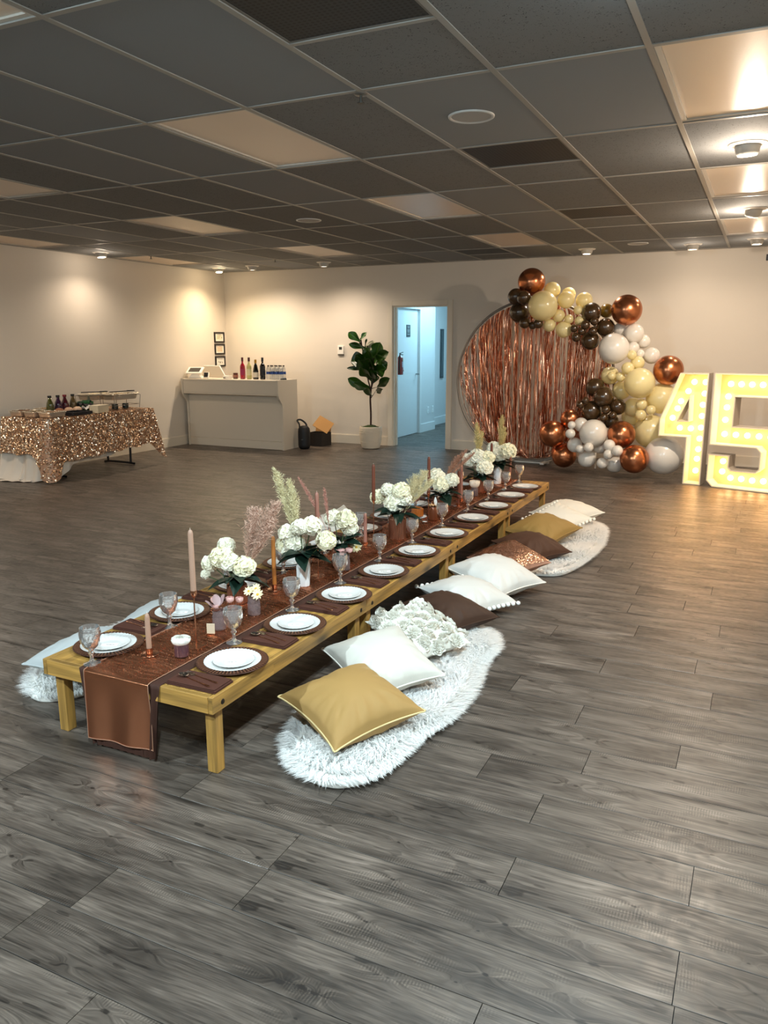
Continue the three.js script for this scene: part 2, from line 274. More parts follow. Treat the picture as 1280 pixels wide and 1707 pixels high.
// air vents: dark perforated plates
{
  const holes = dataTex(256, 256, (x, y) => { const a = (x % 16) - 8, b = (y % 16) - 8; return a * a + b * b < 20 ? 20 : 78; });
  const mats = [std('#9aa0a6', 0.55, { map: scaled(holes, 3, 3) }), std('#b9a896', 0.6, { map: scaled(holes, 3, 3) })], rim = std('#77736d', 0.5);
  const L = ['large dark perforated air vent at the top edge of the photo', 'dark perforated air vent behind the round ceiling speaker', 'tan perforated air vent, third in the row toward the balloons', 'dark perforated air vent above the doorway and ring arch', 'dark perforated air vent above the potted fig, furthest one'];
  vents.forEach(([c, r], i) => {
    const t = thing('air_vent', L[i], 'vent', [GX(c) - 0.306, CEIL, GZ(r) - 0.2975]);
    part('perforated_plate', bx(0.560, 0.006, 0.545, 0, 0.004, 0), mats[i === 2 ? 1 : 0], t);
    part('frame', merge([bx(0.584, 0.02, 0.012, 0, 0.010, 0.279), bx(0.584, 0.02, 0.012, 0, 0.010, -0.279), bx(0.012, 0.02, 0.546, 0.286, 0.010, 0), bx(0.012, 0.02, 0.546, -0.286, 0.010, 0)]), rim, t);
  });
}
// round in-ceiling speakers and sprinkler heads
{
  const grille = dataTex(128, 128, (x, y) => ((x % 8) < 4) !== ((y % 8) < 4) ? 205 : 175);
  const L = [['round white in-ceiling speaker, the large near one', -1.42, -3.97], ['round in-ceiling speaker in the middle distance, left of the vents', -3.87, -6.5], ['round in-ceiling speaker near the back wall above the balloon arch', -1.42, -9.62]];
  for (const [l, x, z] of L) {
    const t = thing('ceiling_speaker', l, 'speaker', [x, CEIL, z]);
    part('ring', lathe([[0.098, -0.001], [0.100, -0.006], [0.108, -0.009], [0.114, -0.006], [0.115, -0.0005]], 48), std('#c9c7c2', 0.4), t);
    part('grille', lathe([[0, -0.006], [0.06, -0.0055], [0.099, -0.003]], 48), std('#dedcd8', 0.6, { map: grille }), t);
  }
  for (const [l, x, z] of [['small sprinkler head hanging from the ceiling near the top middle of the photo', -1.745, -3.41], ['small sprinkler head beside the furthest left light panel', -7.2, -8.15], ['small sprinkler head above the bar counter side of the ceiling', -6.03, -9.23]]) {
    const t = thing('sprinkler_head', l, 'sprinkler', [x, CEIL - 0.003, z]);
    part('escutcheon', lathe([[0.004, -0.007], [0.026, -0.006], [0.032, 0]], 24), std('#8a8781', 0.4, { metalness: 0.7 }), t);
    part('deflector', merge([cyl(0.006, 0.006, 0.03, 0, -0.036, 0, 10), cyl(0.017, 0.017, 0.003, 0, -0.040, 0, 16)]), std('#55514b', 0.4, { metalness: 0.8 }), t);
  }
}
// eyeball spotlights
function eyeball(label, x, z, target, color, power, angle, glow, soft = 0.9) {
  const t = thing('recessed_spotlight', label, 'spotlight', [x, CEIL - 0.0005, z], 0, undefined);
  part('trim_ring', lathe([[0.066, -0.002], [0.070, -0.012], [0.090, -0.010], [0.102, -0.003], [0.103, 0]], 40), std('#d8d3cb', 0.35), t);
  const dir = V(target[0] - x, target[1] - (CEIL - 0.02), target[2] - z).normalize(), q = new THREE.Quaternion().setFromUnitVectors(V(0, -1, 0), dir);
  const eye = lathe([[0.046, -0.062], [0.052, -0.064], [0.062, -0.048], [0.068, -0.022], [0.068, 0.008], [0.050, 0.03]], 32);
  part('eyeball', eye.applyQuaternion(q).translate(0, 0.002, 0), std('#b9b4ab', 0.4), t);
  part('lens', lathe([[0, -0.050], [0.03, -0.052], [0.048, -0.058]], 24).applyQuaternion(q).translate(0, 0.002, 0), std('#fff6e6', 0.4, { emissive: color, emissiveIntensity: glow }), t);
  const s = new THREE.SpotLight(color, power, 0, angle, soft, 2); s.position.copy(dir.clone().multiplyScalar(0.085)); s.castShadow = true; s.shadow.mapSize.set(1024, 1024); s.shadow.radius = 2; s.shadow.bias = -0.0005;
  if (glow > 8) { const b = new THREE.PointLight(color, glow > 20 && z > -9 ? 2.3 : 0.3); b.position.copy(dir.clone().multiplyScalar(0.10)); b.castShadow = true; b.shadow.radius = 2; t.add(b); }   // the bulb's bulging face also throws light sideways along the ceiling
  t.add(s); s.target.position.copy(dir.clone().multiplyScalar(2)); s.target.name = 'aim'; t.add(s.target);
  return t;
}
{
  const W = LAMP.wall, A = 1.36;
  eyeball('bright lit recessed spotlight at the right edge, nearest of three in a row', -0.2, -5.18, [-0.1, 0, -5.3], WARM, LAMP.row, A, 26, 1);
  eyeball('bright lit recessed spotlight at the right edge, middle of three in a row', -0.2, -7.62, [-0.9, 0, -8.6], WARM, LAMP.row * 1.15, A, 26, 1);
  eyeball('bright lit recessed spotlight at the right edge, furthest of three by the back wall', -0.2, -9.77, [-0.15, 0, -9.77], WARM, W * 0.16, A, 26, 1);
  eyeball('small recessed spotlight tilted to the wall above the marquee digits', -0.866, -9.98, [-0.85, 0, -10.0], WARM, W * 0.15, A, 10, 1);
  eyeball('small recessed spotlight tilted to the wall right above the balloon arch', -2.05, -9.92, [-2.05, 0, -9.7], WARM, W * 0.4, A, 6, 1);
  eyeball('small recessed spotlight tilted to the back wall, second from the corner', -5.65, -9.87, [-5.6, 0, -9.9], WARM, W * 0.82, A, 6, 1);
  eyeball('small recessed spotlight tilted to the back wall, first from the corner', -6.84, -9.86, [-6.8, 0, -9.9], WARM, W * 0.85, A, 6, 1);
  eyeball('glaring recessed spotlight in the left back corner of the ceiling', -7.5, -9.95, [-7.1, 0, -9.6], AMBER, LAMP.corner, A, 30, 1);
  eyeball('small recessed spotlight tilted to the left wall near the buffet', -7.5, -7.6, [-7.15, 0, -7.55], WARM, W * 0.42, A, 14, 1);
  eyeball('recessed spotlight by the left wall, outside the photo over the buffet end', -7.5, -5.2, [-7.1, 0, -5.3], WARM, W * 0.8, A, 14, 1);
  eyeball('recessed spotlight by the left wall, outside the photo before the buffet', -7.5, -2.8, [-7.35, 0, -2.8], WARM, W, A, 14, 1);
  eyeball('cool recessed spotlight outside the photo above the near cushions', -0.35, -2.6, [-1.3, 0, -2.9], NEUTRAL, LAMP.near * 0.42, A, 20, 1);
  eyeball('cool recessed spotlight outside the photo above the camera side', -0.2, -0.15, [-0.9, 0, -1.5], NEUTRAL, LAMP.near * 0.6, A, 20, 1);
  eyeball('cool recessed spotlight outside the photo behind the camera', -3.3, 0.6, [-2.9, 0, -1.0], NEUTRAL, LAMP.near * 0.8, A, 20, 1);
}
// ================================================= bar counter in the far corner
const BX0 = -7.83, BX1 = -6.12, BZ = -9.455, BB = -9.85;
{
  const m = std('#cdc2b1', 0.5), t = thing('bar_counter', 'low taupe bar counter with overhanging top in the far left corner', 'bar counter', [0, 0, 0]);
  const side = [[-BB, 0], [-BB, 0.995], [9.345, 0.995], [9.345, 0.815], [9.352, 0.775], [9.375, 0.735], [9.43, 0.675], [9.447, 0.65], [-BZ, 0.615], [-BZ, 0.0]];
  const place = (x) => { const g = extrude(side.map(([z, y]) => [z, y]), 0.026, 0.002); g.rotateY(Math.PI / 2); return g.translate(x, 0.001, 0); };
  part('side_panel', place(BX0 + 0.003), m, t); part('side_panel', place(BX1 - 0.029), m, t);
  const w = BX1 - BX0 - 0.064, cx = (BX0 + BX1) / 2;
  part('counter_top', rb(w, 0.03, 0.49, cx, 0.98, -9.60, 0.004), m, t);
  part('front_board', rb(w, 0.165, 0.022, cx, 0.882, -9.362, 0.003), m, t);
  part('shelf_board', bx(w, 0.02, 0.11, cx, 0.79, -9.41), m, t);
  part('front_panel', rb(w, 0.665, 0.02, cx, 0.452, -9.476, 0.003), m, t);
  part('kick_board', rb(w, 0.112, 0.026, cx, 0.06, -9.472, 0.003), m, t);
}
const BT = 0.9955;
// bottles and small things on the bar
function bottleGeo(h, r, neckR, shoulder, neckAt) { return lathe([[0, 0.002], [r * 0.9, 0], [r, 0.006], [r, h * shoulder], [r * 0.93, h * (shoulder + 0.04)], [r * 0.55, h * (neckAt - 0.03)], [neckR, h * neckAt], [neckR, h * 0.97], [neckR * 1.15, h * 0.975], [neckR * 1.15, h], [0, h]], 24); }
{
  const mk = (label, x, h, r, sh, nk, glass, cap, labelMat, l0, l1) => {
    const t = thing('wine_bottle', label, 'bottle', [x, BT, -9.60], 0, undefined);
    part('glass_body', bottleGeo(h, r, 0.014, sh, nk), glass, t);
    part('foil_cap', lathe([[0.0165, h * 0.82], [0.0168, h * 1.003], [0, h * 1.004]], 20), cap, t);
    if (labelMat) part('paper_label', lathe([[r + 0.0006, h * l0], [r + 0.0006, h * l1]], 24), labelMat, t);
  };
  mk('rose red wine bottle with red cap on the bar', -6.89, 0.31, 0.038, 0.58, 0.74, phys('#b01030', 0.08, { clearcoat: 1 }), std('#5a0d14', 0.4), std('#a02050', 0.5), 0.18, 0.48);
  mk('pale white wine bottle with brown cap on the bar', -6.775, 0.31, 0.037, 0.58, 0.74, phys('#d8cf8a', 0.08, { clearcoat: 1 }), std('#53201a', 0.4), std('#e3dcb0', 0.5), 0.18, 0.48);
  mk('dark green wine bottle with gold cap and cream label on the bar', -6.66, 0.28, 0.042, 0.42, 0.76, phys('#0c0f08', 0.08, { clearcoat: 1 }), std('#b7892a', 0.35, { metalness: 0.6 }), std('#e8ddc8', 0.6), 0.1, 0.36);
  mk('black wine bottle with black cap on the bar', -6.54, 0.31, 0.040, 0.60, 0.75, phys('#08070a', 0.08, { clearcoat: 1 }), std('#0b0b0c', 0.4), std('#15151a', 0.5), 0.2, 0.42);
  const water = phys('#eef2f4', 0.08, { transmission: 0.9, thickness: 0.02, ior: 1.33 }), cap = std('#f4f4f2', 0.4), dcap = std('#3a2a26', 0.4), blue = std('#23488f', 0.45);
  const pos = []; for (let r = 0; r < 2; r++) for (let i = 0; i < 4; i++) pos.push([-6.425 + i * 0.071, -9.575 - r * 0.071]);
  let w0;
  pos.forEach(([x, z], i) => {
    const lab = `water bottle with blue label, ${ord[i % 4]} from the wine in the ${i < 4 ? 'front' : 'rear'} row`;
    if (w0) { copyOf(w0, lab, [x, BT, z], 0.3 * i); return; }
    w0 = thing('water_bottle', lab, 'bottle', [x, BT, z], 0, 'water bottles on the bar');
    part('body', lathe([[0, 0.001], [0.028, 0], [0.032, 0.01], [0.0315, 0.05], [0.033, 0.06], [0.032, 0.135], [0.026, 0.16], [0.013, 0.178], [0.013, 0.19]], 20), water, w0);
    part('label_band', lathe([[0.0335, 0.078], [0.0335, 0.112]], 20), blue, w0); part('cap', cyl(0.0145, 0.0145, 0.016, 0, 0.187, 0, 16), dcap, w0);
  });
  const jar = thing('candle_jar', 'small brown glass candle jar left of the wine bottles', 'candle', [-7.02, BT, -9.60]);
  part('glass', lathe([[0, 0.001], [0.034, 0], [0.037, 0.006], [0.037, 0.085], [0.033, 0.085], [0.033, 0.012], [0, 0.010]], 24), phys('#5a2a1c', 0.1, { clearcoat: 1 }), jar);
  part('paper_label', lathe([[0.0377, 0.02], [0.0377, 0.06]], 24), std('#a06a56', 0.6), jar);
  const bx0 = thing('card_holder', 'small white box on the bar left of the candle jar', 'box', [-7.15, BT, -9.58]);
  part('box', rb(0.11, 0.045, 0.08, 0, 0.0235, 0, 0.004), std('#f2efe6', 0.5), bx0); part('slot', bx(0.04, 0.012, 0.004, -0.03, 0.014, 0.0405), std('#4a4640', 0.5), bx0);
  const op = thing('bottle_opener', 'small black corkscrew on the bar right of the water bottles', 'corkscrew', [-6.175, BT, -9.58], 0.4);
  part('handle', rb(0.09, 0.02, 0.022, 0, 0.0105, 0, 0.008), std('#1a1a1c', 0.35), op); part('lever', rb(0.05, 0.012, 0.012, 0.01, 0.027, 0.002, 0.003), std('#b9b9b9', 0.25, { metalness: 1 }), op);
  // register: tablet on a wedge, a big white display seen from behind, a card reader
  const white = std('#efeae0', 0.4), black = std('#1b1b1e', 0.2);
  const reg = thing('register_tablet', 'white register with black tilted screen at the left end of the bar', 'register', [-7.72, BT, -9.56], 0.35);
  part('base', extrude([[-0.09, 0], [0.11, 0], [0.02, 0.085], [-0.03, 0.07]], 0.13, 0.004).translate(0, 0.005, -0.065), white, reg);
  const sc = part('screen_housing', rb(0.24, 0.022, 0.20, 0, 0, 0, 0.008), white, reg); sc.position.set(-0.01, 0.112, 0); sc.rotation.set(0.42, 0, -0.0);
  part('screen', rb(0.17, 0.004, 0.13, 0, 0.0125, 0, 0.001), black, sc);
  const disp = thing('display_back', 'white display with slanted side seen from behind on the bar', 'display', [-7.47, BT, -9.68], 0.1);
  part('panel', extrude([[-0.20, 0.02], [0.20, 0.005], [0.07, 0.165], [-0.20, 0.165]], 0.012, 0.003).rotateX(-0.3).translate(0, 0.006, 0), std('#cdbfa9', 0.5), disp);
  part('rim', merge([rod([-0.20, 0.176, -0.052], [0.07, 0.176, -0.052], 0.010), rod([0.07, 0.176, -0.052], [0.20, 0.012, 0.004], 0.010), ball(0.0105, 0.07, 0.176, -0.052)]), white, disp);
  const cr = thing('card_reader', 'small white card reader with black face on the bar', 'card reader', [-7.50, BT, -9.52], 0.2);
  const cb = part('body', rb(0.085, 0.09, 0.03, 0, 0.05, 0, 0.008), white, cr); cb.rotation.x = -0.35; part('screen', rb(0.065, 0.07, 0.003, 0, 0.052, 0.0165, 0.001), black, cb);
}
// three framed prints on the left wall
{
  const bm = std('#120c0c', 0.4), mat2 = std('#f1ece0', 0.7);
  const P = (draw) => std('#ffffff', 0.6, { map: canvasTex(128, 80, (c) => { c.fillStyle = '#f6f1e4'; c.fillRect(0, 0, 128, 80); draw(c); }) });
  const prints = [
    P((c) => { c.fillStyle = '#e2dcc0'; c.fillRect(18, 14, 92, 52); c.fillStyle = '#8a8668'; c.fillRect(36, 8, 56, 5); c.fillStyle = '#a8a27c'; for (let i = 0; i < 5; i++) c.fillRect(28, 22 + i * 8, 62 - i * 7, 3); c.fillStyle = '#5e5a44'; c.fillRect(98, 36, 9, 12); }),
    P((c) => { c.fillStyle = '#ecd2b4'; c.fillRect(18, 12, 92, 56); c.fillStyle = '#7d7466'; c.fillRect(18, 8, 10, 7); c.fillStyle = '#c9947e'; c.fillRect(40, 9, 50, 4); c.fillStyle = '#b9b08a'; for (let i = 0; i < 4; i++) c.fillRect(24, 26 + i * 10, 78, 3); }),
    P((c) => { c.fillStyle = '#8a8478'; c.fillRect(26, 12, 76, 5); c.fillStyle = '#5c5038'; c.fillRect(32, 34, 7, 22); c.beginPath(); c.moveTo(62, 30); c.lineTo(72, 60); c.lineTo(52, 60); c.fill(); c.beginPath(); c.moveTo(86, 32); c.lineTo(100, 60); c.lineTo(88, 60); c.fill(); }),
  ];
  const L = ['top black framed print of three on the wall over the bar', 'middle black framed print of three on the wall over the bar', 'lowest black framed print of three with dark drink drawings over the bar'];
  [1.60, 1.415, 1.225].forEach((y, i) => {
    const t = thing('framed_print', L[i], 'picture', [LEFT + 0.001, y, -10.40]);
    const w = 0.255, h = 0.165, b = 0.024;
    part('frame', merge([rb(0.018, b, w, 0.009, h / 2 - b / 2, 0, 0.002), rb(0.018, b, w, 0.009, -h / 2 + b / 2, 0, 0.002), rb(0.018, h - 2 * b, b, 0.009, 0, w / 2 - b / 2, 0.002), rb(0.018, h - 2 * b, b, 0.009, 0, -w / 2 + b / 2, 0.002)]), bm, t);
    part('print', new THREE.PlaneGeometry(w - 2 * b, h - 2 * b).rotateY(Math.PI / 2).translate(0.008, 0, 0), prints[i], t);
    part('backing', bx(0.005, h - 0.01, w - 0.01, 0.0035, 0, 0), mat2, t);
  });
}
// speaker and cardboard box beside the bar
{
  const t = thing('portable_speaker', 'tall rounded black portable speaker with handle on the floor by the bar', 'speaker', [-5.965, 0.0005, -9.76], 0.2);
  part('body', lathe([[0, 0.0], [0.06, 0], [0.082, 0.02], [0.088, 0.06], [0.088, 0.25], [0.082, 0.295], [0.06, 0.325], [0.03, 0.335], [0, 0.336]], 36), std('#0d0d0f', 0.55), t);
  part('base_foot', cyl(0.062, 0.062, 0.004, 0, 0, 0, 24), std('#050505', 0.8), t);
  part('handle', tube([[-0.055, 0.29, 0.03], [-0.065, 0.36, 0.02], [-0.10, 0.41, 0.0], [-0.06, 0.42, -0.02], [0.02, 0.36, -0.03], [0.04, 0.30, -0.02]], 0.013, 30, 8), std('#161618', 0.5), t);
  part('badge', rb(0.03, 0.012, 0.003, 0, 0.14, 0.0875, 0.001), std('#77777a', 0.3, { metalness: 0.8 }), t);
}
{
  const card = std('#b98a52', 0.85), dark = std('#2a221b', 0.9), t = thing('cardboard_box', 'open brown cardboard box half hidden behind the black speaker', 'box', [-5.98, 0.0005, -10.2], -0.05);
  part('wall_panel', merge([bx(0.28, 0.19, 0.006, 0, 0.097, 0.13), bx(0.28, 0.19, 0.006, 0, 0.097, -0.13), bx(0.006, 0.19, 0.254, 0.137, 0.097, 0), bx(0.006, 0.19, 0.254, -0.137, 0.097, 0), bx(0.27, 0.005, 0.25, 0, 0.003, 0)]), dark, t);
  const f = part('flap', bx(0.25, 0.005, 0.25, 0.125, 0, 0), card, t); f.position.set(-0.05, 0.37, -0.02); f.rotation.set(0.55, 0, -0.62);
  const f2 = part('flap', bx(0.27, 0.10, 0.005, 0, 0.05, 0), card, t); f2.position.set(0, 0.193, -0.13); f2.rotation.x = -0.2;
}
// thermostat
{
  const t = thing('thermostat', 'white thermostat with small dark display on the back wall', 'thermostat', [-5.79, 1.405, BACK + 0.0005]);
  part('body', rb(0.10, 0.125, 0.024, 0, 0, 0.012, 0.006), std('#f0ece2', 0.4), t);
  part('display', rb(0.05, 0.04, 0.003, 0.0, 0.026, 0.0245, 0.001), std('#3b3f3a', 0.2), t);
  part('base_strip', rb(0.10, 0.016, 0.02, 0, -0.070, 0.010, 0.003), std('#4a443c', 0.5), t);
}
// fire extinguisher on the hallway side of the jamb
{
  const t = thing('fire_extinguisher', 'red fire extinguisher with black hose hanging on the hallway wall inside the doorway', 'extinguisher', [-5.152, 1.02, -11.34], Math.PI / 2);
  part('cylinder', lathe([[0, 0.0], [0.046, 0], [0.052, 0.008], [0.052, 0.235], [0.045, 0.262], [0.025, 0.28], [0.016, 0.288], [0.016, 0.30], [0, 0.30]], 28), phys('#8d0f14', 0.25, { clearcoat: 1 }), t);
  part('label', surf(16, 1, (u, v) => { const a = -0.5 + u * 2.0; return [Math.sin(a) * 0.0526, 0.115 + v * 0.09, Math.cos(a) * 0.0526]; }), std('#b7b3c4', 0.5), t);
  part('instruction_plate', surf(16, 1, (u, v) => { const a = -0.2 + u * 1.5; return [Math.sin(a) * 0.0526, 0.21 + v * 0.035, Math.cos(a) * 0.0526]; }), std('#c9bd92', 0.5), t);
  part('gauge', cyl(0.015, 0.015, 0.012, 0, 0, 0, 16).rotateX(Math.PI / 2).translate(0.02, 0.07, 0.048), std('#f4f4f4', 0.3), t);
  part('handle', merge([rod([0, 0.30, 0], [0, 0.33, 0], 0.012), rod([-0.01, 0.33, 0], [0.07, 0.345, 0.02], 0.007), rod([-0.01, 0.318, 0], [0.065, 0.305, 0.02], 0.007)]), std('#1b1b1b', 0.35), t);
  part('hose', tube([[0, 0.325, 0.01], [-0.045, 0.31, 0.02], [-0.062, 0.2, 0.02], [-0.060, 0.08, 0.015], [-0.058, 0.02, 0.015]], 0.009, 24, 8), std('#101010', 0.6), t);
  part('bracket', merge([bx(0.03, 0.2, 0.012, 0, 0.16, -0.060), bx(0.115, 0.018, 0.01, 0, 0.17, -0.056)]), std('#2a2a2a', 0.5), t);
  part('wall_hook', bx(0.03, 0.03, 0.045, 0, 0.16, -0.085), std('#2a2a2a', 0.5), t);
}
// ================================================= potted fiddle leaf fig
{
  const t = thing('potted_fig', 'tall artificial fiddle leaf fig in a round pale stone pot by the doorway', 'plant', [-5.11, 0, -10.22]);
  const potM = std('#cfc2ae', 0.75, { bumpMap: scaled(wallBump, 2, 2), bumpScale: 0.002 });
  part('pot', latheMod([[0, 0.003], [0.12, 0.002], [0.132, 0.012], [0.150, 0.08], [0.162, 0.17], [0.166, 0.24], [0.164, 0.29], [0.160, 0.315], [0.152, 0.32], [0.146, 0.312], [0.146, 0.27], [0, 0.27]], 48, (a, k, r, y) => [r, y]), potM, t);
  part('pot_ridges', merge([0.10, 0.235, 0.26].map((y) => new THREE.TorusGeometry(y < 0.2 ? 0.1535 : 0.1655, 0.0025, 6, 48).rotateX(Math.PI / 2).translate(0, y, 0))), potM, t);
  part('pot_foot', lathe([[0, 0.0005], [0.11, 0.0005], [0.122, 0.004]], 40), std('#5a2a20', 0.8), t);
  part('moss', surf(40, 10, (u, v) => { const a = u * 6.2832, r = v * 0.146; return [Math.cos(a) * r, 0.285 + 0.05 * (1 - v * v) + 0.012 * noise(Math.cos(a) * r * 60 + 20, Math.sin(a) * r * 60 + 20), Math.sin(a) * r]; }), std('#33431c', 0.95), t);
  const bark = std('#3a2019', 0.8);
  part('trunk', merge([tube([[0, 0.26, 0], [0.004, 0.5, 0], [-0.002, 0.72, 0.004], [0.006, 0.86, 0]], 0.014, 24, 8), tube([[0.006, 0.85, 0], [-0.03, 1.0, 0.02], [-0.06, 1.2, 0.0], [-0.13, 1.42, -0.01], [-0.155, 1.58, 0]], 0.010, 24, 8), tube([[0.006, 0.85, 0], [0.05, 1.0, 0.0], [0.06, 1.2, 0.02], [0.08, 1.38, 0]], 0.010, 24, 8), tube([[-0.05, 1.15, 0], [-0.03, 1.3, -0.02], [-0.06, 1.47, -0.02]], 0.007, 12, 8)]), bark, t);
  const leafTex = dataTex(256, 128, (x, y) => {
    const u = x / 256, v = (y / 128 - 0.5) * 2, av = Math.abs(v); const mid = 1 - smooth(0.02, 0.05, av); const rib = 1 - smooth(0.0, 0.10, Math.abs(((u - av * 0.22) * 7 % 1 + 1) % 1 - 0.5) * 0.9 * 2 - 0.0);
    const k = clamp(mid * 0.8 + rib * 0.35, 0, 1), n = noise(x / 9, y / 9) * 0.2; return [46 + k * 74 + n * 20, 88 + k * 66 + n * 26, 22 + k * 36];
  }, true, false);
  const leafMats = ['#b9c4a0', '#dbe8b0', '#98a488', '#f0f6c4'].map((c) => phys(c, 0.36, { map: leafTex, side: THREE.DoubleSide, transmission: 0.0 }));
  const backMat = std('#9b9a80', 0.6, { side: THREE.DoubleSide });
  const Lp = (cx, cy) => [(cx - 370) / 7.42 * 0.00815, (1606 - cy) / 7.42 * 0.00815];
  // base, tip, width (in photo proportions), depth offset of the tip, material
  const leaves = [[215, 215, 75, 95, 80, .05, 1], [220, 215, 300, 92, 42, -.04, 1], [310, 300, 112, 245, 60, .12, 0], [360, 390, 352, 200, 95, -.12, 4], [445, 420, 530, 225, 120, .06, 3], [455, 445, 668, 345, 95, .10, 0], [330, 420, 138, 470, 140, .12, 2], [350, 560, 100, 552, 44, .16, 2], [440, 600, 612, 555, 135, .05, 1], [440, 480, 610, 420, 95, .14, 0],
    [372, 815, 96, 690, 92, .14, 1], [382, 835, 200, 745, 84, .18, 0], [450, 800, 692, 680, 84, .12, 2], [430, 850, 622, 822, 64, .2, 2], [392, 925, 410, 800, 120, .2, 0], [380, 640, 290, 450, 120, .2, 2], [400, 640, 430, 430, 130, .22, 2], [385, 700, 330, 540, 110, .24, 0], [420, 660, 385, 480, 120, .1, 2], [330, 500, 240, 380, 100, .18, 2], [420, 520, 400, 330, 120, .16, 0], [375, 730, 300, 600, 80, -.1, 2], [430, 720, 450, 560, 110, .18, 2], [300, 330, 292, 175, 22, -.05, 0], [230, 290, 218, 190, 14, .02, 0], [400, 420, 300, 300, 90, .05, 0], [460, 620, 560, 480, 110, -.08, 2], [380, 760, 420, 640, 80, -.1, 2], [380, 560, 470, 300, 110, .02, 1], [350, 600, 210, 520, 100, -.02, 2], [430, 560, 600, 480, 100, -.04, 0], [360, 660, 350, 420, 130, .16, 2], [420, 680, 520, 600, 100, .14, 0], [340, 480, 380, 330, 90, -.1, 0]];
  const hubs = [[0.006, 0.86, 0], [0.004, 0.72, 0.004], [-0.03, 1.0, 0.02], [-0.06, 1.2, 0], [-0.13, 1.42, -0.01], [-0.155, 1.58, 0], [0.05, 1.0, 0], [0.06, 1.2, 0.02], [0.08, 1.38, 0], [-0.05, 1.3, -0.02], [-0.05, 1.1, 0.01], [-0.1, 1.32, 0]], petioles = [];
  for (const [b0, b1, t0, t1, w, dz, mi] of leaves) {
    const [bx_, by] = Lp(b0, b1), [tx, ty] = Lp(t0, t1), W = w / 7.42 * 0.00815 * 1.45;
    const A = V(bx_, by, rr(-0.03, 0.03)), B = V(tx, ty, dz), d = B.clone().sub(A), L = d.length(); d.normalize();
    const side = V(-d.y, d.x, rr(-0.35, 0.35)).normalize(), nrm = d.clone().cross(side).normalize(), ph = rr(0, 6);
    const g = surf(14, 8, (u, v) => {
      const s = (v - 0.5) * 2, wid = Math.pow(Math.sin(Math.PI * Math.pow(clamp(0.10 + u * 0.9, 0, 1), 1.25)), 0.62) * (0.5 + 0.5 * smooth(0.15, 0.75, u)) * (u > 0.99 ? 0.25 : 1) * W * 0.55;
      const lift = Math.abs(s) * wid * 0.35 + Math.sin(u * 9 + ph + s * 1.5) * 0.010 * Math.abs(s) - (u - 0.5) * (u - 0.5) * L * 0.18;
      const p = A.clone().addScaledVector(d, u * L).addScaledVector(side, s * wid).addScaledVector(nrm, lift); return [p.x, p.y, p.z];
    });
    part('leaf', g, mi === 4 ? backMat : leafMats[mi], t);
    const hub = hubs.slice().sort((p, q) => Math.hypot(p[0] - A.x, p[1] + 0.05 - A.y) - Math.hypot(q[0] - A.x, q[1] + 0.05 - A.y))[0]; petioles.push(rod(hub, [A.x + d.x * 0.01, A.y + d.y * 0.01, A.z], 0.0045, 0.003));
  }
  part('petioles', merge(petioles), std('#46301c', 0.7), t);
}
// ================================================= buffet table by the left wall
const BUX0 = -7.66, BUX1 = -7.0, BUZ0 = -6.13, BUZ1 = -7.74, BUY = 0.70;
const goldSequin = std('#f2d2b2', 0.28, { metalness: 1 }), clothBase = std('#7d4f38', 0.6);
function sequins(name, parent, n, r, mat, sample, tilt = 0.5) {
  const disc = new THREE.CircleGeometry(r, 8), im = new THREE.InstancedMesh(disc, mat, n), q = new THREE.Quaternion(), q2 = new THREE.Quaternion(), M = new THREE.Matrix4();
  for (let i = 0; i < n; i++) {
    const [p, nr] = sample(i); q.setFromUnitVectors(V(0, 0, 1), nr.clone().normalize()); q2.setFromEuler(new THREE.Euler(rr(-tilt, tilt), rr(-tilt, tilt), 0)); q.multiply(q2);
    M.compose(V(...p).addScaledVector(nr, 0.0015 + rnd() * 0.002), q, V(1, 1, 1)); im.setMatrixAt(i, M);
  }
  im.name = name; im.userData.kind = 'stuff'; shadows(im); parent.add(im); return im;
}
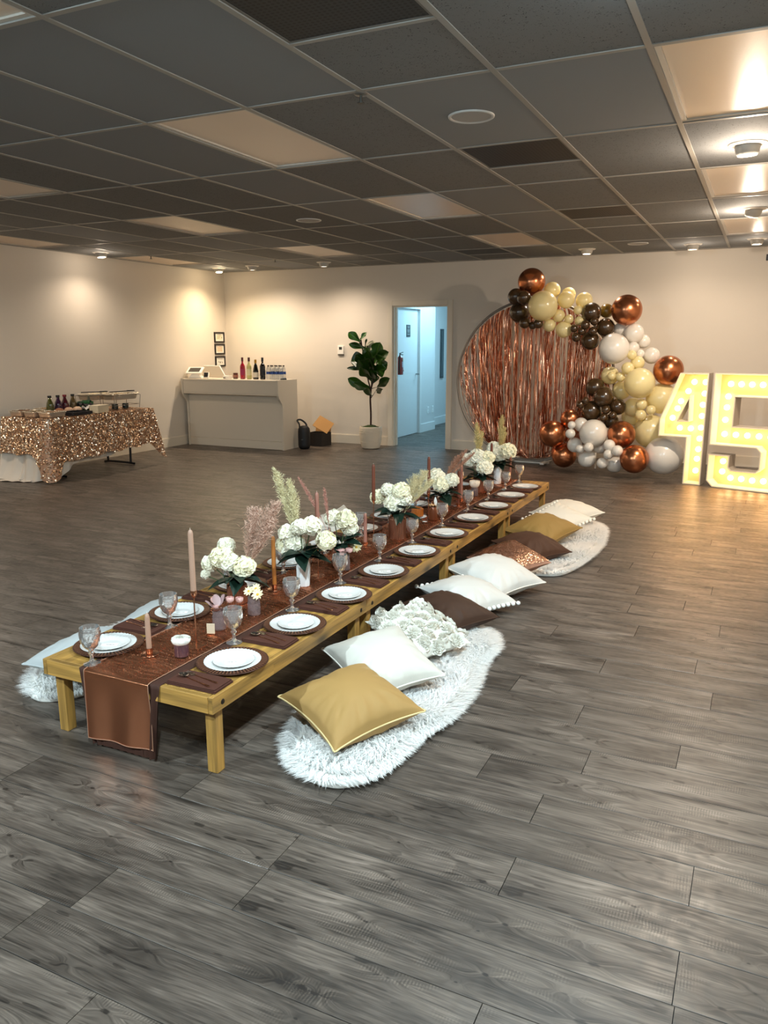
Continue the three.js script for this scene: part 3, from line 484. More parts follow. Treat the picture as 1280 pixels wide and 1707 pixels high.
{
  const t = thing('folding_table', 'folding buffet table with black legs under sequin cloth by the left wall', 'table', [0, 0, 0]);
  part('tabletop', rb(BUX1 - BUX0, 0.03, BUZ0 - BUZ1, (BUX0 + BUX1) / 2, BUY - 0.021, (BUZ0 + BUZ1) / 2, 0.006), std('#d9d6cf', 0.5), t);
  const blk = std('#141416', 0.4);
  for (const z of [-6.42, -7.52]) {
    const f = part('leg_frame', merge([rod([-7.58, 0.66, z], [-7.56, 0.02, z], 0.014), rod([-7.16, 0.66, z], [-7.18, 0.02, z], 0.014), tube([[-7.62, 0.0155, z], [-7.56, 0.022, z], [-7.2, 0.022, z], [-7.12, 0.0155, z]], 0.0145, 16, 8)]), blk, t);
    part('brace', rod([-7.4, 0.66, z + (z > -7 ? -0.3 : 0.3)], [-7.4, 0.32, z], 0.008), blk, f);
    part('crossbar', rod([-7.57, 0.32, z], [-7.17, 0.32, z], 0.010), blk, f);
  }
  // white cloth under the sequins: top, near end to the floor, part of the long side
  const wm = std('#d9cfc2', 0.85, { side: THREE.DoubleSide });
  const wc = thing('white_tablecloth', 'wrinkled white cloth hanging below the sequin cloth to the floor', 'tablecloth', [0, 0, 0]);
  part('end_drop', surf(60, 16, (u, v) => { const x = lerp(-7.71, -6.975, u), fold = Math.sin(u * 26 + v) * 0.018 * v + Math.sin(u * 11 + 1) * 0.03 * v; const y = lerp(BUY - 0.003, 0.012 + 0.01 * Math.sin(u * 17), v); const spread = Math.pow(v, 6) * 0.10 * (u < 0.45 ? 1 : 0.25); return [x - (u < 0.15 ? v * 0.03 : 0), y, BUZ0 + 0.012 + fold + 0.03 * v + spread]; }), wm, wc);
  part('side_drop', surf(70, 14, (u, v) => { const z = lerp(BUZ0 + 0.012, -7.35, u), hem = lerp(0.02, 0.17, smooth(0, 0.35, u)) + 0.10 * smooth(0.75, 1, u); const fold = Math.sin(u * 40) * 0.012 * v - 0.10 * v * v * smooth(0.1, 0.5, u); return [BUX1 + 0.012 + fold, lerp(BUY - 0.003, hem, v), z]; }), wm, wc);
  part('floor_puddle', surf(40, 6, (u, v) => { const a = u * 1.0; return [-7.80 + a * 0.55, 0.004 + 0.022 * Math.abs(Math.sin(u * 12 + v * 5)) * (1 - v * 0.6), BUZ0 + 0.04 + v * (0.20 - 0.12 * u)]; }), wm, wc);
  part('top_layer', span(BUX0 - 0.004, BUX1 + 0.006, BUY - 0.005, BUY - 0.001, BUZ1, BUZ0 + 0.006), wm, wc);
  // sequin cloth
  const sc = thing('sequin_tablecloth', 'rose gold sequin cloth draped over the buffet table', 'tablecloth', [0, 0, 0]);
  // one drop that runs along the near end, round the corner and along the front
  const LE = 0.65, LF = 1.62, RC = 0.05, LC = RC * Math.PI / 2, LT = LE + LC + LF;
  const drop = (u, v) => {
    const s = u * LT, X = BUX1 + 0.006, Zn = BUZ0 + 0.02; let x, z, nx, nz, hem;
    const f = clamp((s - LE - LC) / LF, 0, 1);
    if (s < LE) { x = X - RC - LE + s; z = Zn; nx = 0; nz = 1; } else if (s < LE + LC) { const a = (s - LE) / RC; x = X - RC + Math.sin(a) * RC; z = Zn - RC + Math.cos(a) * RC; nx = Math.sin(a); nz = Math.cos(a); } else { x = X; z = Zn - RC - (s - LE - LC); nx = 1; nz = 0; }
    const corner = Math.exp(-Math.pow((s - LE - LC * 0.5) / 0.085, 2)), tip = smooth(0.90, 1, f);
    hem = (s < LE ? 0.30 + 0.012 * Math.sin(s * 20) : lerp(0.215, 0.275, f) + 0.012 * Math.sin(f * 30)) - corner * 0.20 - tip * 0.19;
    const fold = Math.sin(s * 24) * 0.012 * v + Math.sin(s * 10 + 2) * 0.014 * v, out = 0.006 + 0.045 * v + corner * 0.055 * v + tip * 0.07 * v;
    return [x + nx * (out + fold), lerp(BUY + 0.004, hem, v), z + nz * (out + fold) - tip * v * 0.06];
  };
  const dm = std('#b98d70', 0.5, { side: THREE.DoubleSide, metalness: 0.3 });
  part('drop', surf(200, 24, drop), dm, sc);
  part('top_layer', surf(20, 10, (u, v) => [lerp(BUX0 - 0.035, BUX1 + 0.012, u), BUY + 0.003, lerp(BUZ0 + 0.026, BUZ1 - 0.03, v)]), dm, sc);
  const smp = (f) => () => { const u = rnd(), v = rnd(), p = f(u, v), a = f(Math.min(1, u + 0.004), v), b = f(u, Math.min(1, v + 0.03)); const nr = V(a[0] - p[0], a[1] - p[1], a[2] - p[2]).cross(V(b[0] - p[0], b[1] - p[1], b[2] - p[2])).normalize(); if (nr.lengthSq() < 0.5) nr.set(0.7, 0, 0.7); if (nr.x + nr.z < 0) nr.negate(); return [p, nr]; };
  sequins('sequins', sc, 13000, 0.0085, goldSequin, smp(drop), 0.8);
  sequins('sequins', sc, 3000, 0.0085, goldSequin, () => [[rr(BUX0 - 0.03, BUX1 + 0.01), BUY + 0.003, rr(BUZ1 - 0.02, BUZ0 + 0.02)], V(0, 1, 0)], 0.25);
}
// food service on the buffet
{
  const Y = BUY + 0.0085, foil = std('#cfc6b6', 0.3, { metalness: 0.9 }), food = std('#7a4a2e', 0.8), wire = std('#8a8176', 0.35, { metalness: 0.8 });
  const panGeo = (w, d, h) => merge([surf(48, 5, (u, v) => { const a = u * 6.2832 + Math.PI / 4, sq = (c) => Math.sign(c) * Math.pow(Math.abs(c), 0.28); const k = [0.86, 0.9, 0.97, 1.0, 1.05, 1.06][Math.round(v * 5)], y = [0.002, 0.004, h * 0.7, h, h, h - 0.006][Math.round(v * 5)] + (v > 0.6 ? 0.003 * Math.sin(u * 90) : 0); return [sq(Math.cos(a)) * w / 2 * k, y, sq(Math.sin(a)) * d / 2 * k]; }), bx(w * 0.84, 0.003, d * 0.84, 0, 0.004, 0)]);
  const pan1 = panGeo(0.195, 0.25, 0.06), foodGeo = (w, d, y) => surf(20, 16, (u, v) => [(u - 0.5) * w, y + 0.03 * noise(u * 14, v * 14) + 0.012 * noise(u * 40, v * 40), (0.5 - v) * d]);
  const small = [['first foil tray of food at the near end of the buffet', -7.555, -6.29, '#6a4a30'], ['second foil tray of food from the near end of the buffet', -7.335, -6.29, '#7e6a48'], ['foil tray of food at the near front corner of the buffet', -7.115, -6.30, '#8a6a4a'], ['foil tray of food behind the bottles near the wall', -7.56, -6.62, '#93744e']];
  small.forEach(([l, x, z, c], i) => { const t = thing('foil_tray', l, 'tray', [x, Y, z], i === 2 ? 0.05 : 0); part('pan', pan1, std('#cfc6b6', 0.32, { metalness: 0.75, side: THREE.DoubleSide }), t); part('food', foodGeo(0.17, 0.22, 0.03), std(c, 0.7), t); });
  const bl = std('#17161b', 0.4), tr = thing('serving_tray', 'black rectangular serving tray at the front of the buffet', 'tray', [-7.13, Y, -6.64]);
  part('base', rb(0.24, 0.008, 0.30, 0, 0.005, 0, 0.003), bl, tr); part('rim', merge([rb(0.24, 0.03, 0.01, 0, 0.022, 0.145, 0.003), rb(0.24, 0.03, 0.01, 0, 0.022, -0.145, 0.003), rb(0.01, 0.03, 0.28, 0.115, 0.022, 0, 0.003), rb(0.01, 0.03, 0.28, -0.115, 0.022, 0, 0.003)]), bl, tr);
  const bot = [['green sauce bottle with dark cap, nearest of the four buffet bottles', -7.42, -6.55, '#4a4a1c', '#1c1612'], ['purple drink bottle, second of the four buffet bottles', -7.42, -6.67, '#3a1c38', '#1c1612'], ['dark red drink bottle with red cap among the buffet bottles', -7.42, -6.77, '#4a1420', '#7a1018'], ['olive drink bottle with black cap, furthest buffet bottle', -7.42, -6.89, '#5e4c2c', '#151210']];
  for (const [l, x, z, c, cc] of bot) {
    const t = thing('drink_bottle', l, 'bottle', [x, Y, z]); part('glass', lathe([[0, 0.001], [0.040, 0], [0.043, 0.008], [0.043, 0.10], [0.036, 0.13], [0.020, 0.165], [0.019, 0.19], [0, 0.19]], 24), phys(c, 0.1, { clearcoat: 1 }), t);
    part('cap', cyl(0.022, 0.022, 0.022, 0, 0.189, 0, 20), std(cc, 0.4), t); part('label', lathe([[0.0436, 0.03], [0.0436, 0.085]], 24), std(c, 0.7).clone(), t);
  }
  for (const [l, x, z, c] of [['bread roll in front of the buffet bottles, beside the foil trays', -7.31, -6.72, '#c9a184'], ['bread roll in front of the buffet bottles, beside the napkins', -7.31, -6.85, '#d9b79a'], ['brown bread roll nearest the black tray on the buffet', -7.31, -6.58, '#8f5a3c']]) {
    const t = thing('bread_roll', l, 'bread', [x, Y, z]); part('crust', surf(20, 10, (u, v) => { const a = u * 6.2832, b = (v - 0.5) * Math.PI; return [Math.cos(a) * Math.cos(b) * 0.058, 0.036 + Math.sin(b) * 0.036, Math.sin(a) * Math.cos(b) * 0.05]; }), std(c, 0.7), t);
  }
  const nap = thing('napkin_heap', 'heap of white and black napkins on the buffet by the green cup', 'napkins', [-7.24, Y, -6.99]);
  part('white_sheet', surf(16, 16, (u, v) => [(u - 0.5) * 0.24, 0.015 + 0.06 * noise(u * 5 + 3, v * 5) + 0.02 * noise(u * 12, v * 12), (v - 0.5) * 0.2]), std('#e9e4da', 0.8, { side: THREE.DoubleSide }), nap);
  part('black_sheet', surf(14, 14, (u, v) => [(u - 0.5) * 0.2 - 0.1, 0.05 + 0.07 * noise(u * 5 + 13, v * 5 + 4), (v - 0.5) * 0.16]), std('#18161c', 0.7, { side: THREE.DoubleSide }), nap);
  const gc = thing('green_bowl', 'dark green bowl on the buffet behind the white box', 'bowl', [-7.42, Y, -7.08]);
  part('bowl', lathe([[0, 0.002], [0.06, 0], [0.085, 0.02], [0.095, 0.11], [0.090, 0.11], [0.08, 0.02], [0, 0.008]], 32), std('#14602a', 0.35), gc); part('napkins', surf(10, 10, (u, v) => [(u - 0.5) * 0.12, 0.10 + 0.03 * noise(u * 4, v * 4), (v - 0.5) * 0.12]), std('#0e4a20', 0.8, { side: THREE.DoubleSide }), gc);
  const wb = thing('white_box', 'plain cream cardboard box on the front edge of the buffet', 'box', [-7.07, Y, -6.95], 0.15); part('body', rb(0.12, 0.085, 0.20, 0, 0.0435, 0, 0.003), std('#d8c6a6', 0.7), wb); part('lid_edge', bx(0.124, 0.006, 0.204, 0, 0.0855, 0), std('#e6d8bc', 0.7), wb);
  // chafing racks
  const rack = (l, x, z) => {
    const t = thing('chafing_rack', l, 'rack', [x, Y, z]); const w = 0.235, d = 0.46, h = 0.17, b = 0.02;
    for (const sx of [-1, 1]) for (const sz of [-1, 1]) part('leg', rod([sx * w * 0.46, 0.003, sz * d * 0.46], [sx * w * 0.5, h, sz * d * 0.5], 0.0035), wire, t);
    part('top_frame', merge([rod([-w / 2, h, -d / 2], [w / 2, h, -d / 2], 0.0035), rod([-w / 2, h, d / 2], [w / 2, h, d / 2], 0.0035), rod([-w / 2, h, -d / 2], [-w / 2, h, d / 2], 0.0035), rod([w / 2, h, -d / 2], [w / 2, h, d / 2], 0.0035)]), wire, t);
    part('lower_frame', merge([rod([-w * 0.47, 0.05, -d * 0.47], [w * 0.47, 0.05, -d * 0.47], 0.003), rod([-w * 0.47, 0.05, d * 0.47], [w * 0.47, 0.05, d * 0.47], 0.003), rod([-w * 0.47, 0.05, -d * 0.47], [-w * 0.47, 0.05, d * 0.47], 0.003), rod([w * 0.47, 0.05, -d * 0.47], [w * 0.47, 0.05, d * 0.47], 0.003)]), wire, t);
    return t;
  };
  const bigPan = panGeo(0.22, 0.44, 0.075);
  const pan2 = (l, x, z, c) => { const t = thing('foil_pan', l, 'pan', [x, Y + 0.115, z]); part('pan', bigPan, std('#d8cfbf', 0.3, { metalness: 0.75, side: THREE.DoubleSide }), t); part('food', foodGeo(0.19, 0.40, 0.045), std(c, 0.7), t); };
  rack('wire chafing rack at the far end of the buffet', -7.26, -7.50); rack('wire chafing rack by the wall, second from the far end', -7.52, -7.36);
  pan2('deep foil pan on the far chafing rack of the buffet', -7.26, -7.50, '#b9a27c'); pan2('deep foil pan on the chafing rack by the wall', -7.52, -7.36, '#d2c3a2');
  const can = lathe([[0, 0.001], [0.036, 0], [0.038, 0.004], [0.038, 0.055], [0.034, 0.06], [0, 0.06]], 24);
  for (const [l, z] of [['dark fuel can under the far chafing pan, nearer one', -7.40], ['dark fuel can under the far chafing pan, further one', -7.58]]) { const t = thing('fuel_can', l, 'can', [-7.26, Y, z]); part('can', can, std('#2c3430', 0.4, { metalness: 0.3 }), t); part('lid', cyl(0.03, 0.03, 0.003, 0, 0.0605, 0, 20), std('#8f8f88', 0.3, { metalness: 1 }), t); }
  const utm = std('#121217', 0.35);
  for (const [l, x, z, r, le] of [['black serving tongs lying on the near foil pan', -7.50, -7.26, 1.1, 0.24], ['long black serving spoon lying on the far foil pan', -7.27, -7.50, 1.5, 0.30]]) {
    const t = thing('serving_utensil', l, 'utensil', [x, Y + 0.205, z], r); part('handle', rb(le, 0.012, 0.02, 0, 0.006, 0, 0.005), utm, t); part('head', rb(0.09, 0.014, 0.055, le / 2 + 0.035, 0.008, 0, 0.006), utm, t);
  }
}
// ================================================= ring arch, tinsel and balloons
{
  const C = [-2.62, 1.03, -9.80], Rr = 1.0;
  const t = thing('ring_arch', 'large round metal hoop standing before the back wall', 'arch', [C[0], 0, C[2]]);
  part('hoop', new THREE.TorusGeometry(Rr, 0.016, 10, 120).translate(0, C[1], 0), std('#8f8377', 0.4, { metalness: 0.3 }), t);
  part('foot', merge([rb(0.5, 0.02, 0.06, 0, 0.011, 0.0, 0.004), rb(0.05, 0.02, 0.5, -0.22, 0.032, 0, 0.004), rb(0.05, 0.02, 0.5, 0.22, 0.032, 0, 0.004)]), std('#d9d2c6', 0.5), t);
  part('prop_leg', rod([0.82, 0.48, 0.01], [0.86, 0.003, 0.16], 0.012), std('#e6e0d6', 0.5), t);
  // tinsel strips
  const P = [], N = [], I = [];
  const strip = (pts, w, tw) => {
    const s0 = P.length / 3; let a = tw;
    pts.forEach(([x, y, z], i) => { a += rr(-0.5, 0.5); const dx = Math.cos(a) * w / 2, dz = Math.sin(a) * w / 2; P.push(x - dx, y, z - dz, x + dx, y, z + dz); if (i) { const b = s0 + i * 2; I.push(b - 2, b - 1, b, b - 1, b + 1, b); } });
  };
  for (let i = 0; i < 1150; i++) {
    let x = rr(-0.975, 0.97); const gap = noise(x * 34 + 50, 3.3); if (gap < 0.42 && rnd() < 0.82) continue;
    const yt = C[1] + Math.sqrt(Math.max(0, 0.98 * 0.98 - x * x)), yb = C[1] - Math.sqrt(Math.max(0, 0.972 * 0.972 - x * x)), z = rr(-0.03, 0.03);
    const pts = [], lean = (x < -0.25 ? 1 : 0.25) * rr(0.0, 0.10), n = 16, endY = yb + rr(-0.01, 0.06) + (rnd() < 0.15 ? rr(0, 0.5) : 0);
    const slip = x < -0.1 ? rr(0.05, 0.34) * smooth(-0.1, -0.9, x) : x > 0.3 ? -rr(0, 0.2) * smooth(0.3, 0.9, x) : 0;
    const floorY = Math.max(endY - (Math.abs(slip) > 0.08 ? 0.35 : 0), 0.06);
    for (let k = 0; k <= n; k++) {
      const v = k / n, y = lerp(yt, floorY, v); let xx = x + slip * Math.pow(v, 2.2) + lean * v * 0.4 + 0.006 * Math.sin(k * 1.7 + i); const lim = Math.sqrt(Math.max(0.0005, 0.97 * 0.97 - (y - C[1]) * (y - C[1]))); xx = clamp(xx, -lim, lim);
      pts.push([xx, y, z + 0.012 * Math.sin(k * 0.9 + i * 2)]);
    }
    strip(pts, rr(0.004, 0.009), rr(0, 6));
  }
  for (let i = 0; i < 260; i++) { const a = -Math.PI / 2 + rr(-0.95, 0.6), r = 0.97 - Math.abs(rr(0, 0.07)), pts = []; for (let k = 0; k <= 6; k++) { const b = a + (k - 3) * 0.035; pts.push([Math.cos(b) * r + rr(-.004, .004), Math.max(0.05, C[1] + Math.sin(b) * r + rr(-.01, .01)), rr(-0.03, 0.03)]); } strip(pts, 0.007, rr(0, 6)); }
  const g = new THREE.BufferGeometry(); g.setAttribute('position', new THREE.Float32BufferAttribute(P, 3)); g.setIndex(I); const g2 = g.toNonIndexed(); g2.computeVertexNormals();
  const m = solo('tinsel_curtain', g2, std('#dc9c7c', 0.25, { metalness: 1, side: THREE.DoubleSide }), 'rose gold foil tinsel curtain hanging inside the round hoop', 'curtain', [C[0], 0, C[2]]); m.userData.kind = 'stuff';
}
const balloonList = [['c',-2.62,2.22,-9.58,0.164],['c',-1.48,1.87,-9.50,0.173],['c',-0.98,1.20,-9.49,0.167],['y',-2.42,1.93,-9.38,0.173],['y',-2.37,2.12,-9.60,0.097],['y',-2.18,2.00,-9.52,0.099],['y',-1.99,1.99,-9.62,0.099],['y',-2.19,2.07,-9.68,0.084],['y',-2.03,1.88,-9.50,0.053],['y',-2.13,1.78,-9.49,0.053],['y',-2.26,1.82,-9.52,0.075],['y',-2.36,1.71,-9.50,0.075],['y',-2.19,1.66,-9.51,0.097],['y',-2.01,1.76,-9.50,0.053],['d',-1.88,1.85,-9.53,0.115],['d',-1.71,1.68,-9.54,0.106],['d',-1.88,1.53,-9.55,0.108],['d',-1.92,1.71,-9.41,0.054],['d',-1.82,1.75,-9.42,0.049],['d',-1.96,1.64,-9.43,0.046],['d',-1.83,1.64,-9.42,0.049],['d',-2.05,1.67,-9.42,0.046],['d',-2.02,1.57,-9.42,0.054],['g',-1.73,1.87,-9.65,0.082],['w',-1.58,1.44,-9.39,0.174],['w',-1.39,1.61,-9.55,0.113],['w',-1.55,1.66,-9.63,0.085],['w',-1.30,1.52,-9.68,0.079],['w',-1.19,1.36,-9.62,0.094],['w',-1.38,1.45,-9.49,0.068],['w',-1.31,1.38,-9.55,0.053],['d',-2.78,2.05,-9.49,0.099],['d',-2.76,1.87,-9.60,0.125],['d',-2.65,2.03,-9.38,0.084],['d',-2.65,1.74,-9.45,0.066],['d',-2.48,1.73,-9.44,0.056],['d',-2.56,1.71,-9.48,0.047],['c',-2.03,0.62,-9.37,0.117],['c',-2.22,0.44,-9.31,0.160],['c',-2.09,0.18,-9.39,0.148],['c',-1.41,0.48,-9.22,0.157],['c',-1.23,0.23,-9.07,0.160],['y',-1.26,1.06,-9.31,0.171],['y',-1.63,1.13,-9.55,0.104],['y',-1.04,0.88,-9.56,0.177],['y',-1.49,0.96,-9.55,0.106],['y',-1.34,0.77,-9.52,0.110],['y',-1.38,0.65,-9.68,0.113],['y',-1.59,1.13,-9.42,0.050],['y',-1.49,1.12,-9.42,0.057],['y',-1.41,1.22,-9.39,0.072],['y',-1.32,1.28,-9.48,0.079],['y',-1.38,1.37,-9.42,0.054],['y',-1.23,0.82,-9.35,0.063],['y',-1.12,0.76,-9.35,0.054],['y',-1.23,0.70,-9.35,0.063],['y',-1.13,0.50,-9.53,0.193],['w',-0.94,0.26,-9.28,0.214],['d',-1.79,0.99,-9.52,0.112],['d',-1.50,0.78,-9.41,0.096],['d',-1.58,0.60,-9.50,0.088],['d',-1.66,0.89,-9.37,0.119],['d',-1.80,0.72,-9.42,0.121],['d',-1.91,0.80,-9.30,0.046],['d',-1.85,0.85,-9.30,0.041],['d',-1.61,0.75,-9.30,0.050],['d',-1.63,0.66,-9.30,0.050],['d',-1.53,0.69,-9.30,0.045],['w',-1.71,0.49,-9.14,0.159],['w',-1.88,0.57,-9.26,0.083],['w',-1.94,0.33,-9.25,0.088],['w',-1.79,0.18,-9.25,0.106],['w',-1.47,0.13,-9.25,0.098],['w',-1.66,0.33,-9.31,0.093],['w',-1.95,0.58,-9.08,0.045],['w',-1.96,0.48,-9.08,0.057],['w',-1.84,0.31,-9.08,0.050],['w',-1.73,0.34,-9.01,0.054],['w',-1.51,0.27,-9.03,0.056],['w',-1.58,0.16,-9.08,0.063],['w',-1.41,0.32,-9.01,0.062],['w',-1.51,0.37,-9.06,0.067]];
{
  const M = {
    c: std('#c98058', 0.26, { metalness: 0.95 }), y: phys('#fff2ba', 0.28, { transmission: 0.3, clearcoat: 0.6, clearcoatRoughness: 0.15 }), w: phys('#f6f0e6', 0.28, { transmission: 0.15, clearcoat: 0.6, clearcoatRoughness: 0.15 }),
    d: phys('#44301a', 0.26, { clearcoat: 0.7, clearcoatRoughness: 0.15 }), g: phys('#8a6a24', 0.28, { clearcoat: 0.6 }),
  };
  const hue = { c: 'metallic copper', y: 'pale yellow', w: 'white', d: 'dark brown', g: 'olive gold' };
  const geo = lathe([[0, -1.0], [0.20, -0.985], [0.42, -0.92], [0.64, -0.79], [0.82, -0.59], [0.94, -0.35], [0.995, -0.08], [0.985, 0.18], [0.92, 0.44], [0.80, 0.66], [0.62, 0.84], [0.42, 0.95], [0.21, 0.995], [0, 1.005]], 36).toNonIndexed();
  const body = (() => { const p = []; for (let i = 0; i <= 30; i++) { const a = -Math.PI / 2 + Math.PI * i / 30; const r = Math.cos(a), y = Math.sin(a); p.push([r * (1 - 0.05 * Math.max(0, -y)), y < 0 ? y * 1.04 : y]); } return lathe(p, 40); })();
  const knot = lathe([[0.02, -1.13], [0.10, -1.12], [0.07, -1.08], [0.035, -1.05], [0.05, -1.02]], 12);
  const groups = { c: 'metallic copper balloons of the garland', y: 'pale yellow balloons of the garland', w: 'white balloons of the garland', d: 'dark brown balloons of the garland', g: 'olive gold balloons of the garland' };
  // what can be said of each one: size and the stretch of the garland it sits in, counted along the stretch
  const where = (x, y) => x < -2.3 && y > 1.5 ? 'at the garland\'s upper left end' : y > 1.45 && x < -1.6 ? 'on the garland\'s top slope' : y > 1.15 ? 'on the garland\'s right shoulder' : y > 0.68 ? 'halfway down the garland' : x < -1.35 ? 'at the garland\'s left foot' : 'at the garland\'s right foot';
  const count = new Map(), kinds = new Map();
  const tell = balloonList.map(([c, x, y, z, r]) => { const k = `${r > 0.14 ? 'large' : r > 0.075 ? 'medium' : 'small'} ${hue[c]} balloon ${where(x, y)}`; kinds.set(k, (kinds.get(k) ?? 0) + 1); return k; });
  balloonList.forEach(([c, x, y, z, r], i) => {
    const k = tell[i], n = count.get(k) ?? 0; count.set(k, n + 1);
    const mates = balloonList.filter((_, j) => tell[j] === k).map((b) => b[2] - b[1] * 0.001).sort((a, b) => b - a), rank = mates.indexOf(y - x * 0.001);
    const label = kinds.get(k) > 1 ? `${k}, ${mates.length === 2 ? (rank ? 'the lower of two' : 'the higher of two') : ord[rank] + ' from the top'}` : k;
    const t = thing('balloon', label, 'balloon', [x, y, z], 0, groups[c]);
    const q = new THREE.Quaternion().setFromEuler(new THREE.Euler(rr(0.7, 1.3), 0, rr(-0.5, 0.5)));
    t.quaternion.copy(q); t.scale.setScalar(r); part('skin', body, M[c], t); part('knot', knot, M[c], t);
  });
}
// ================================================= marquee digits 4 and 5
{
  const cream = std('#efe3c6', 0.5), face = std('#e6b988', 0.6), gray = std('#b7aa9b', 0.5);
  const bulbM = std('#fff2cf', 0.4, { emissive: new THREE.Color(1, 0.70, 0.33), emissiveIntensity: 10.5 });
  function digit(name, label, pos, turn, outline, holes, bulbs, d = 0.19) {
    const t = thing(name, label, 'marquee digit', pos, turn);
    const back = extrude(outline, 0.012, 0, holes); part('back_panel', back.translate(0, 0, -d + 0.0), face, t);
    // walls: a thin band along the outline and along each hole, mitred at the corners
    const area = (p) => p.reduce((t, q, i) => { const n = p[(i + 1) % p.length]; return t + q[0] * n[1] - n[0] * q[1]; }, 0);
    const offset = (p, o) => { const k = Math.sign(area(p)) * o; return p.map((q, i) => { const a0 = p[(i + p.length - 1) % p.length], c = p[(i + 1) % p.length]; const u = new THREE.Vector2(q[0] - a0[0], q[1] - a0[1]).normalize(), w = new THREE.Vector2(c[0] - q[0], c[1] - q[1]).normalize(), m = new THREE.Vector2(u.y + w.y, -u.x - w.x).normalize(), f = k / Math.max(0.35, m.x * u.y - m.y * u.x); return [q[0] + m.x * f, q[1] + m.y * f]; }); };
    const band = (p, o, i, z0, z1) => extrude(offset(p, o), z1 - z0, 0, [offset(p, i)]).translate(0, 0, z0);
    part('outer_wall', band(outline, 0.006, -0.006, -d, 0), cream, t); for (const h of holes) part('inner_wall', band(h, 0.006, -0.006, -d, 0), cream, t);
    part('side_skin', band(outline, 0.008, 0.006, -d - 0.002, -0.01), gray, t);
    for (const [x, y] of bulbs) {
      const b = part('bulb', ball(0.030, x, y, -d + 0.058, 14), bulbM, t); part('socket', cyl(0.012, 0.012, 0.02, 0, 0, 0, 10).rotateX(Math.PI / 2).translate(x, y, -d + 0.010), std('#d8c79c', 0.5), b);
      const l = new THREE.PointLight(new THREE.Color(1, 0.63, 0.27), LAMP.bulb); l.position.set(x, y, -d + 0.095); l.castShadow = true; l.shadow.radius = 1; t.add(l);
    }
    return t;
  }
  const four = [[-0.005, 0], [0.165, 0], [0.165, 1.175], [-0.115, 1.175], [-0.297, 0.682], [-0.297, 0.503], [-0.005, 0.503]];
  const fb = [[0.0, 1.085], [0.115, 1.085], [-0.055, 0.985], [0.115, 0.965], [-0.125, 0.875], [-0.155, 0.795], [0.105, 0.845], [-0.20, 0.69], [0.105, 0.725], [-0.115, 0.585], [0.0, 0.585], [0.105, 0.60], [0.10, 0.48], [0.095, 0.365], [0.09, 0.26], [0.085, 0.13]];
  digit('marquee_digit', 'white light-up marquee digit 4 glowing with warm bulbs', [-0.69, 0.0095, -8.985], -0.17, four, [[[-0.005, 0.93], [0.0, 0.672], [-0.118, 0.668]]], fb);
  const W = 0.72, H = 1.18;
  const five = [[0.06, 0], [W - 0.09, 0], [W, 0.09], [W, 0.55], [W - 0.09, 0.64], [0.21, 0.64], [0.21, 0.955], [W - 0.02, 0.955], [W - 0.02, H], [0, H], [0, 0.445], [W - 0.25, 0.445], [W - 0.205, 0.40], [W - 0.205, 0.225], [W - 0.245, 0.185], [0.235, 0.185], [0.205, 0.215], [0.205, 0.335], [0, 0.335], [0, 0.06]];
  const f5 = []; for (let i = 0; i < 6; i++) f5.push([0.12 + i * 0.105, 1.075]); f5.push([0.105, 0.945], [0.10, 0.83], [0.095, 0.70]); for (let i = 0; i < 5; i++) f5.push([0.10 + i * 0.115, 0.55]); f5.push([W - 0.1, 0.51], [W - 0.1, 0.40], [W - 0.1, 0.29], [W - 0.1, 0.18], [0.11, 0.26], [0.11, 0.15], [0.20, 0.09], [0.31, 0.09], [0.42, 0.085], [0.53, 0.09]);
  digit('marquee_digit', 'white light-up marquee digit 5 glowing with warm bulbs, cut by the right edge', [-0.455, 0.0095, -8.93], -0.28, five, [], f5);
}
{
  const w = thing('wall_fixture', 'small black fixture high on the back wall at the right edge', 'fixture', [-0.077, 2.481, BACK + 0.001]);
  part('mount', rb(0.05, 0.07, 0.02, 0, 0, 0.011, 0.004), std('#141416', 0.5), w); part('arm', rb(0.03, 0.03, 0.05, 0.01, -0.01, 0.046, 0.006), std('#141416', 0.5), w);
}
